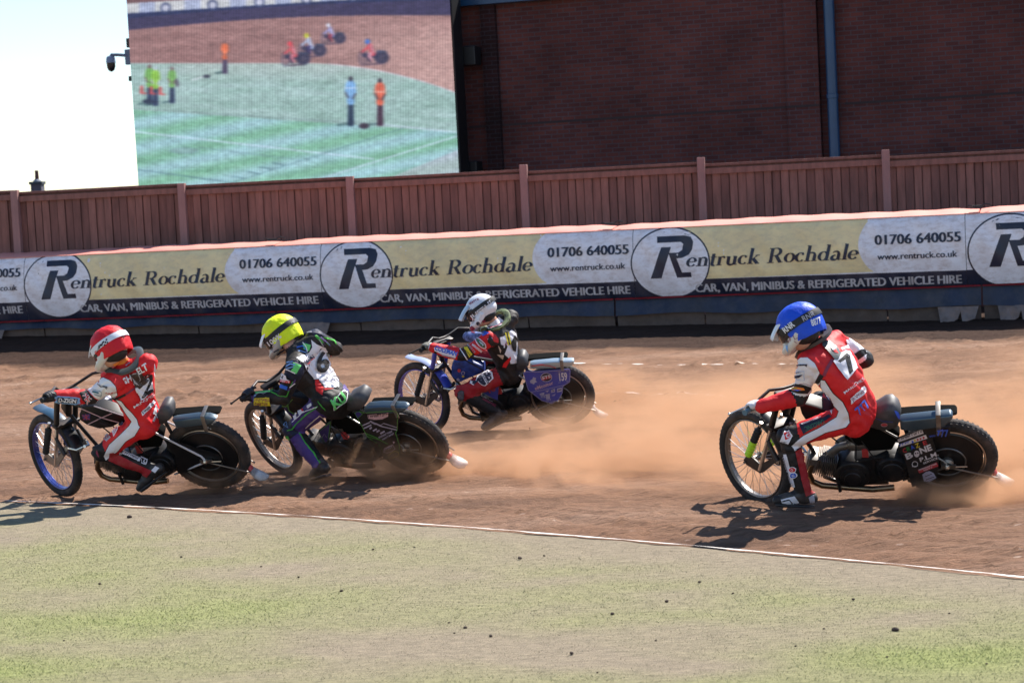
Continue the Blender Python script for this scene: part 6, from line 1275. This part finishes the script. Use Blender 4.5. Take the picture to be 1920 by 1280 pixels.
# blue helmeted rider
q6 = Z(1420, 555, 6.4); q7 = Z(1340, 650, 6); q4 = Z(1300, 740, 4.742); q5 = Z(1500, 740, 4.571)
slv = q6(460, 790, 520, 740, 600, 738, 680, 800, 748, 920, 665, 1082, 560, 1042, 450, 1062, 400, 1092, 440, 980)
sid = q7(1190, 370, 1240, 380, 1330, 520, 1440, 620, 1500, 740, 1520, 850, 1480, 900, 1250, 960, 1050, 1060, 900, 1168, 862, 1110, 1000, 1000, 1200, 900, 1375, 790, 1400, 720, 1290, 600, 1200, 470)
ITEMS['blu'] = [('suit_panel', [(outlined(slv, 2.0), C_MAROON), (pg(slv), C_WHITE), (pg(q7(850, 440, 900, 412, 1000, 425, 1100, 462, 1042, 525, 940, 522, 830, 502)), C_BLACK), (pg(q7(1195, 540, 1260, 620, 1325, 700, 1320, 760, 1285, 660)), C_WHITE), (outlined(sid, 2.6), C_BLACK), (pg(sid), C_WHITE), (pg(q6(668, 1070, 755, 930, 802, 960, 740, 1045, 690, 1052)), C_BLACK), (ln(q6(905, 760, 840, 860, 800, 955), 6.0), C_MAROON),
    (pg(q6(1060, 525, 1110, 515, 1205, 630, 1140, 665, 1080, 620)), C_WHITE), (pg(q6(1150, 700, 1235, 640, 1290, 635, 1312, 690, 1200, 765)), C_BLACK), (pg(q4(905, 500, 965, 468, 1000, 520, 1030, 620, 1088, 870, 1000, 902, 960, 760)), C_DRED), (pg(q4(795, 530, 830, 525, 910, 815, 878, 825)), C_WHITE), (pg(q4(780, 930, 900, 898, 942, 950, 920, 978, 790, 958)), C_WHITE), (pg(q4(1020, 910, 1070, 888, 1080, 950, 1040, 960)), C_LGREY), (ln(q4(790, 945, 850, 930, 880, 960), 2), C_BLACK), (pg(q4(720, 905, 765, 900, 775, 950, 720, 935)), C_BLACK)]),
  ('suit_lettering', [(pg(q7(870, 462, 920, 448, 1000, 455, 1015, 478, 940, 488, 880, 485)), C_ORANGE), (pg(q7(890, 478, 980, 475, 940, 492)), C_BLUE), (ln(q7(880, 470, 940, 462), 1.6), C_GREEN), ([ln(q6(455, 845, 520, 825), 1.8), ln(q6(515, 828, 600, 820), 2.4), ln(q6(560, 815, 600, 835), 1.2)], C_NAVY), (outlined(q6(455, 912, 565, 890, 565, 1000, 490, 998), .8), C_LBLUE), (pg(q6(440, 965, 490, 945, 550, 930, 515, 970, 470, 985)), C_NAVY), (scrib(q6(470, 925, 520, 912), 2, 5, 3), C_GREY),
    (pg(q6(905, 790, 985, 690, 1060, 650, 1110, 682, 1150, 760, 1192, 862, 1070, 1002, 1030, 960)), C_WHITE), (pg(q6(955, 790, 1062, 695, 1092, 718, 1138, 905, 1090, 948, 1043, 768, 985, 806)), C_BLACK), (tx('MANCHES', q6(1042, 1170, 1268, 1000), 5.0, .012), C_WHITE), (pg(q6(1105, 1222, 1262, 1075, 1285, 1100, 1285, 1160, 1122, 1284)), C_WHITE), (tx('JR.Wood', q6(1130, 1262, 1278, 1130), 6.0, .02), C_MAROON), (tx('777', q7(1625, 762, 1730, 655), 15, .02), C_BLUE),
    (pg(q7(955, 882, 1240, 795, 1300, 760, 1330, 788, 1000, 975)), C_NAVY), (tx('CARCLINIC', q7(1235, 822, 1012, 908), 7.5, .01), C_DGREEN), (scrib(q7(985, 888, 1215, 800), 2.6, 14, 5), C_WHITE), (pg(q7(745, 1050, 788, 958, 850, 942, 892, 992, 830, 1082)), C_WHITE), (pg(q7(780, 980, 850, 955, 868, 1010, 800, 1042)), C_RED), (tx('G', q7(805, 1030, 855, 1010), 6.5, .03), C_WHITE), (scrib(q7(760, 1060, 815, 1072), 2, 5, 4), C_NAVY),
    (scrib(q4(806, 545, 890, 810), 2.2, 22, 4), C_LGREY), (pg(circle2d(q4(887, 658)[0], 6, n=18)), C_WHITE), (pg(circle2d(q4(887, 658)[0], 4.6, n=18)), C_RED), (pg(circle2d(q4(896, 706)[0], 6, n=18)), C_WHITE), (pg(circle2d(q4(896, 706)[0], 4.6, n=18)), C_BLUE), (tx('O', q4(878, 668, 896, 668), 4, .02), C_WHITE), ([ln(q4(882, 706, 910, 706), 1), ln(q4(896, 692, 896, 720), 1)], C_WHITE)]),
  ('helmet_lettering', [(tx('RNR', q6(335, 445, 455, 352), 11, .03), C_WHITE), (tx('RNR', q6(555, 305, 700, 232), 10, .02), C_LGREY), (tx('8877', q6(655, 360, 772, 322), 12, .03), C_WHITE), ([ln(q6(375, 560, 395, 480, 400, 540), 1.2), ln(q6(430, 470, 450, 520, 480, 500), 1.2), ln(q6(440, 540, 470, 560), 1)], C_MAROON), (pg(q6(345, 600, 365, 590, 372, 680, 350, 640)), C_LBLUE)]),
  ('brace_strut', [(pg(q6(780, 555, 855, 550, 900, 585, 965, 640, 992, 705, 960, 772, 920, 770, 830, 660, 775, 610)), M_BR1), (pg(q6(865, 630, 925, 650, 965, 705, 920, 690)), C_RED), (pg(q6(865, 625, 915, 660, 895, 668)), C_WHITE), (pg(q6(985, 642, 1065, 608, 1082, 640, 1000, 668)), C_WHITE)])]
for k in ITEMS:
    body, parts, info = RIDERS[k]; tree = bvh_of(parts)
    hp = [o for o in parts if o.name.split('.')[0] == 'helmet'][0]
    it0 = ITEMS[k][0][1]
    for nm, it in ITEMS[k]:
        thick = nm == 'brace_strut'
        lay_on(hp if nm.startswith('helmet') else body, tree, nm, it, info['base'], .014 if thick else (.0022+.0004*len(it0)+.0008 if nm == 'suit_lettering' else .0022), .0004 if not thick else .002)
    if k in ('red', 'blu', 'yel'):
        pass
# stickers and trim on the machines
I_PINK = mat('pink_ink', (.62, .40, .46), .5, dirt=.4, dscale=8); I_LAV = mat('lavender_ink', (.42, .38, .50), .5, dirt=.4, dscale=8); I_WH = mat('sticker_white', (.66, .62, .66), .45, dirt=.35, dscale=9); I_GRN = mat('green_edging', (.09, .30, .06), .45, dirt=.4, dscale=8); I_RED = mat('sticker_red', (.50, .05, .06), .45, dirt=.25); I_BLU = mat('sticker_blue', (.04, .10, .55), .45, dirt=.2); I_YEL = mat('sticker_yellow', (.66, .50, .05), .45, dirt=.2); I_GR2 = mat('sticker_green', (.04, .22, .06), .45); I_DK = mat('sticker_dark', (.03, .02, .03), .5); I_PUR = mat('sticker_purple', (.045, .03, .17), .45, dirt=.3)
BIT = {}
v = y6(425, 350, 480, 325, 540, 345, 920, 318, 975, 350, 965, 570, 945, 600, 1000, 780, 990, 880, 930, 925, 790, 930, 780, 830, 720, 740, 600, 670, 545, 580, 500, 490)
vc = np.array(v).mean(0); vin = [tuple(vc+(np.array(p)-vc)*.965) for p in v]
BIT['yel'] = [(outlined(vin, 1.2), I_GRN), (pg(y6(432, 355, 480, 332, 530, 368, 470, 422)), I_PUR), (outlined(y6(432, 355, 480, 332, 530, 368, 470, 422), .8), I_GRN), (pg(y6(592, 378, 850, 350, 848, 398, 780, 410, 775, 432, 668, 438, 665, 420, 600, 424)), I_PINK), (scrib(y6(600, 412, 842, 385), 4.6, 10, 3), I_DK),
    ([ln(y6(622, 452, 755, 505, 790, 480, 955, 532), 1.3), ln(y6(640, 462, 765, 518, 955, 562), 1.8), ln(y6(622, 452, 695, 492), 3)], I_LAV), ([ln(y6(530, 508, 622, 468), 2.2), ln(y6(545, 545, 640, 500), 2.6), ln(y6(618, 550, 645, 530), 3.2), ln(y6(660, 575, 708, 548), 3.0), ln(y6(705, 588, 742, 565), 3.0), ln(y6(752, 608, 805, 578), 3)], I_LAV), (scrib(y6(735, 668, 910, 582), 3.4, 12, 5), I_LAV), (scrib(y6(780, 690, 925, 612), 3.0, 9, 6), I_LAV),
    ([ln(y6(560, 600, 700, 655, 830, 732), 1.6), ln(y6(590, 640, 760, 690, 850, 738), 1.2)], I_GRN), (outlined(y6(795, 835, 805, 792, 905, 745, 935, 795, 885, 832, 830, 845), 1.6), I_PINK), (scrib(y6(815, 825, 915, 775), 4, 5, 4), I_LAV), (outlined(y6(852, 885, 880, 850, 940, 820, 980, 842, 975, 880, 910, 905, 865, 915), 1.4), I_YEL), (pg(y6(905, 700, 935, 705, 920, 735)), I_PINK),
    (pg(y5(1012, 690, 1155, 572, 1128, 785, 1085, 830)), I_PUR), (outlined(y5(1012, 690, 1155, 572, 1128, 785, 1085, 830), 1.6), I_GRN), (ln(y5(1040, 780, 1080, 715, 1110, 760), .9), I_LAV), ([ln(y5(560, 380, 620, 390, 655, 350, 700, 300), 1.8), ln(y5(640, 370, 660, 440, 740, 490), 1.8)], I_GRN), (pg(y5(585, 395, 625, 398, 645, 440, 720, 490, 690, 510, 640, 460)), I_PUR)]
v = w2(582, 425, 622, 402, 760, 406, 1186, 376, 1200, 402, 1195, 535, 1105, 595, 1095, 685, 1045, 775, 960, 825, 825, 785, 648, 648, 606, 520)
BIT['whi'] = [(outlined(v, .8), I_LAV), ([pg(w2(665, 520, 700, 500, 710, 470, 725, 500, 750, 485, 740, 515, 765, 540, 735, 545, 720, 570, 700, 545, 670, 548))], I_LAV), (pg(circle2d(w2(885, 475)[0], 11, 8.6, 22)), I_LAV), (pg(circle2d(w2(885, 475)[0], 9.6, 7.4, 22)), I_DK), (ln(w2(825, 500, 950, 465), 5), I_RED), (tx('STS', w2(832, 502, 945, 475), 5.4, .03), I_WH), (tx('159', w2(1062, 520, 1168, 508), 14, .03), I_WH), (tx('eMonitor', w2(738, 645, 982, 565), 6.5, .02), I_PINK), ([ln(w2(1045, 400, 1075, 395), .9), ln(w2(1150, 385, 1175, 383), .9), ln(w2(1045, 545, 1075, 540), .9), ln(w2(1150, 528, 1180, 525), .9)], I_LAV), (ln(w2(660, 672, 830, 645, 1130, 575), .8), I_LAV),
    ([pg(w2(948, 640, 1000, 622, 1002, 668, 950, 680)), pg(w2(1028, 622, 1092, 608, 1092, 660, 1030, 675)), pg(w2(952, 718, 1010, 690, 990, 722)), pg(w2(795, 690, 860, 672, 855, 710, 800, 712)), pg(w2(875, 700, 930, 690, 935, 760, 885, 765)), pg(w2(870, 658, 925, 640, 900, 672))], I_LAV), (scrib(w2(815, 755, 885, 740), 5, 4, 7), I_LAV), (scrib(w2(890, 792, 955, 775), 2.6, 5, 8), I_LAV), (scrib(w2(910, 825, 1005, 795), 2, 7, 9), I_LAV), ([ln(w2(958, 645, 990, 655), 1.0), ln(w2(1040, 645, 1085, 632), 1.6)], I_DK),
    (pg(circle2d(w1(1025, 330)[0], 3.2, n=14)), I_RED), (outlined([tuple(p) for p in circle2d(w1(1080, 365)[0], 3, n=14)], 1.0), I_LAV), (pg(circle2d(w1(1080, 412)[0], 2.6, 1.8, 12)), I_YEL), (tx('16', w2(128, 682, 215, 640), 6.5, .03), I_RED), (ln(w2(0, 668, 110, 632), 1.2), I_RED), (pg(w1(985, 450, 1010, 430, 1040, 460, 1010, 490)), I_LAV), (ln(w2(690, 322, 820, 305, 930, 318, 1010, 345), 1.4), I_RED)]
v = None
BIT['blu'] = [(pg(q5(832, 378, 1045, 292, 1060, 328, 846, 402)), I_WH), (scrib(q5(848, 390, 1050, 316), 4.4, 11, 3), I_DK), (pg(q5(838, 425, 1078, 338, 1092, 370, 850, 446)), I_WH), (scrib(q5(855, 436, 945, 405), 3.6, 4, 4), I_BLU), (pg(q5(955, 385, 980, 398, 960, 412)), I_BLU), (pg(q5(975, 375, 1000, 386, 980, 402)), I_YEL), ([pg(q5(1000, 368, 1022, 378, 1004, 394)), pg(q5(1025, 360, 1046, 370, 1028, 386)), pg(q5(1050, 350, 1074, 360, 1054, 378))], I_RED),
    (tx('C', q5(888, 492, 918, 480), 7.5, .03), I_RED), (tx('R', q5(922, 478, 952, 466), 7.5, .03), I_GR2), (tx('A', q5(955, 465, 985, 452), 7.5, .03), I_BLU), (tx('Z', q5(995, 450, 1030, 436), 7.8, .03), I_YEL), (tx('E', q5(1060, 426, 1092, 414), 7.5, .03), I_RED), (tx('B', q5(915, 548, 972, 524), 10.5, .04), I_WH), (pg(circle2d(q5(1000, 498)[0], 5.2, 6.2, 16)), I_WH), ([pg(circle2d(q5(990, 494)[0], 1.5, n=8)), pg(circle2d(q5(1010, 490)[0], 1.5, n=8))], I_DK), (tx('NE', q5(1035, 498, 1135, 462), 11, .04), I_WH),
    (outlined([tuple(p) for p in circle2d(q5(985, 585)[0], 5.2, 5, 16)], 1.3), I_WH), (ln(q5(960, 605, 1010, 600), 1), I_WH), (tx('P.L.M.', q5(1032, 566, 1190, 508), 7.5, .03), I_WH), (tx('SERVICES', q5(1058, 586, 1198, 532), 3.6, .02), I_WH), (pg(q5(1008, 634, 1172, 568, 1186, 602, 1022, 662)), I_RED), (scrib(q5(1018, 640, 1172, 584), 2.6, 10, 5), I_WH), (scrib(q5(1060, 642, 1140, 615), 2.4, 5, 6), I_WH), (pg(q5(1048, 672, 1080, 648, 1110, 642, 1145, 660, 1168, 700, 1110, 735, 1062, 730)), I_LAV), (ln(q5(1070, 690, 1130, 665), 1.2), I_DK), (ln(q5(1080, 715, 1150, 690), 1.2), I_DK),
    (tx('777', q5(1170, 350, 1275, 342), 12, .03), I_BLU), (scrib(q5(1110, 350, 1160, 345), 3, 3, 5), I_BLU), (tx('MUM', q7(848, 872, 928, 842), 4.6, .02), I_LAV), (tx('DAD', q7(888, 892, 962, 866), 4.6, .02), I_LAV), (pg(circle2d(q5(725, 245)[0], 6, 3, 16)), I_RED), (outlined([tuple(p) for p in circle2d(q5(725, 245)[0], 6, 3, 16)], .8), I_PINK), (pg(q5(800, 130, 830, 150, 850, 210, 825, 190)), I_BLU), (ln(q5(600, 165, 720, 215, 800, 220), .6), I_BLU)]
v = a(60, 1128, 80, 1060, 330, 1170, 150, 1252)
BIT['red'] = [([ln(a(80, 1060, 330, 1170, 580, 1240), 1.6), ln(a(60, 1190, 55, 1130, 80, 1062), 1.4), ln(a(145, 1255, 330, 1165, 450, 1115), 1.5), ln(a(60, 1190, 150, 1255), 1.2)], I_PINK), (ln(a(230, 1030, 590, 1148), 1.4), I_WH), (pg(a(85, 1130, 190, 1120, 185, 1190, 110, 1195)), I_PUR), ([ln(a(88, 1135, 185, 1190), 1.0), ln(a(185, 1125, 100, 1192), 1.0), ln(a(135, 1125, 145, 1195), 1.2)], I_RED), (pg(a(300, 1215, 400, 1250, 395, 1270, 300, 1235)), I_DK), (scrib(a(230, 1290, 330, 1310), 2, 6, 4), I_LAV)]
for k in BIT:
    root, parts, (M_, t_, S_, p_) = BIKES[k]
    lay_on(root, bvh_of(parts), 'stickers', BIT[k], t_, .0025, .0004, 3.0, M_.T)
# ------------------------------------------------------------------ dust thrown up by the rear wheels
def dust_mat(name, blobs, dens, col=(.82, .50, .31), nscale=1.5, lo=.43, hi=.66):
    m = bpy.data.materials.new(name); m.use_nodes = True; nt = m.node_tree; N = nt.nodes; L = nt.links
    for n in list(N): N.remove(n)
    out = N.new('ShaderNodeOutputMaterial'); pv = N.new('ShaderNodeVolumePrincipled'); L.new(pv.outputs[0], out.inputs['Volume'])
    pv.inputs['Color'].default_value = (*col, 1); pv.inputs['Anisotropy'].default_value = .35
    geo = N.new('ShaderNodeNewGeometry'); pos = geo.outputs['Position']
    acc = None
    def math_(op, a_, b_=None):
        q = N.new('ShaderNodeMath'); q.operation = op
        for i, x in enumerate((a_, b_)):
            if x is None: continue
            if isinstance(x, (int, float)): q.inputs[i].default_value = x
            else: L.new(x, q.inputs[i])
        return q.outputs[0]
    for (c, r, a_) in blobs:
        s = N.new('ShaderNodeVectorMath'); s.operation = 'SUBTRACT'; L.new(pos, s.inputs[0]); s.inputs[1].default_value = c
        d = N.new('ShaderNodeVectorMath'); d.operation = 'DIVIDE'; L.new(s.outputs[0], d.inputs[0]); d.inputs[1].default_value = r
        dt = N.new('ShaderNodeVectorMath'); dt.operation = 'DOT_PRODUCT'; L.new(d.outputs[0], dt.inputs[0]); L.new(d.outputs[0], dt.inputs[1])
        g = math_('SUBTRACT', 1.0, dt.outputs['Value']); g = math_('MAXIMUM', g, 0.0); g = math_('MULTIPLY', math_('MULTIPLY', g, g), a_)
        acc = g if acc is None else math_('ADD', acc, g)
    mp = N.new('ShaderNodeMapping'); mp.inputs['Scale'].default_value = (.75, .8, 1.25); mp.inputs['Rotation'].default_value = (0, R(14), R(20)); L.new(pos, mp.inputs[0])
    nz = N.new('ShaderNodeTexNoise'); nz.inputs['Scale'].default_value = nscale; nz.inputs['Detail'].default_value = 5; nz.inputs['Roughness'].default_value = .58; nz.inputs['Distortion'].default_value = .9; L.new(mp.outputs[0], nz.inputs['Vector'])
    mr = N.new('ShaderNodeMapRange'); mr.inputs['From Min'].default_value = lo; mr.inputs['From Max'].default_value = hi; mr.inputs['To Min'].default_value = 0.03; mr.inputs['To Max'].default_value = 1; L.new(nz.outputs[0], mr.inputs[0])
    n2 = N.new('ShaderNodeTexNoise'); n2.inputs['Scale'].default_value = nscale*4.5; n2.inputs['Detail'].default_value = 3; L.new(mp.outputs[0], n2.inputs['Vector']); m2 = N.new('ShaderNodeMapRange'); m2.inputs['From Min'].default_value = .35; m2.inputs['From Max'].default_value = .65; m2.inputs['To Min'].default_value = .35; m2.inputs['To Max'].default_value = 1.6; L.new(n2.outputs[0], m2.inputs[0])
    L.new(math_('MULTIPLY', math_('MULTIPLY', math_('MULTIPLY', acc, mr.outputs[0]), m2.outputs[0]), dens), pv.inputs['Density'])
    return m
def dust(label, lo, hi, blobs, dens, **kw):
    c = (np.array(lo)+np.array(hi))/2; h = (np.array(hi)-np.array(lo))/2
    o = MB().box((0, 0, 0), h).build('dust_cloud', dust_mat('dust', blobs, dens, **kw), None, 0); o.location = c
    tag(o, label, 'dust', kind='stuff')
dust('orange dust hanging over the track behind the leading riders', (-1.2, 14.4, -.02), (5.3, 23.5, .95),
     [((.6, 17.3, .05), (1.5, 1.3, .50), 1.3), ((.1, 17.0, .0), (.9, .9, .30), 1.8), ((1.9, 18.4, .0), (2.2, 1.9, .62), 1.1), ((2.6, 20.6, 0), (2.6, 2.2, .60), .5), ((1.3, 16.1, .0), (1.8, 1.1, .38), 1.0), ((.9, 20.7, .1), (.9, .7, .55), 1.6), ((3.4, 17.4, .0), (1.6, 1.8, .6), .7)], 4.5)
dust('orange dust behind the rear wheel of the blue helmeted rider', (2.3, 13.6, -.02), (6.2, 20.5, 1.5),
     [((3.3, 14.75, .03), (.9, .7, .30), 2.2), ((4.0, 15.4, .05), (1.4, 1.2, .55), 1.5), ((4.8, 17.0, .1), (1.9, 2.0, .95), .55), ((4.6, 16.2, .3), (.9, .9, .6), .7), ((2.9, 14.45, .0), (.7, .5, .2), 1.8), ((3.5, 14.5, .02), (1.0, .5, .26), 1.6)], 5.5)
dust('low dust kicked up between the two leading motorcycles', (-3.0, 15.9, -.02), (0.0, 18.6, .55),
     [((-2.3, 16.95, .02), (.55, .45, .20), 1.8), ((-1.55, 16.95, .02), (.75, .5, .24), 1.8), ((-.95, 17.25, .05), (.8, .6, .40), 1.5)], 6.5, nscale=2.0)

# crumbs of shale flying off the rear tyres
mb = MB(); rr_ = random.Random(5)
for (c_, d_, n_) in (((2.95, 14.72, .1), (1.3, .25, .25), 70), ((-.72, 17.35, .1), (.9, .2, .22), 45), ((.45, 20.3, .1), (.8, .25, .22), 40), ((-2.35, 17.1, .08), (.7, .2, .18), 40)):
    for _ in range(n_):
        t_ = rr_.random()**1.6; p_ = np.array(c_)+np.array(d_)*np.array([t_, rr_.uniform(-1, 1)*(.3+t_), rr_.random()*(.3+t_)]); s_ = rr_.uniform(.002, .007)*(2.0 if rr_.random() < .12 else 1)
        q_ = [p_+s_*np.array([rr_.uniform(-1, 1), rr_.uniform(-1, 1), rr_.uniform(-1, 1)]) for _ in range(4)]
        mb.add(q_, [(0, 1, 2), (0, 2, 3), (0, 3, 1), (1, 3, 2)])
o = mb.build('flying_dirt', mat('shale_crumb', (.15, .08, .055), .95), None, 0); tag(o, 'crumbs of shale flying off the rear tyres', 'dirt', kind='stuff')
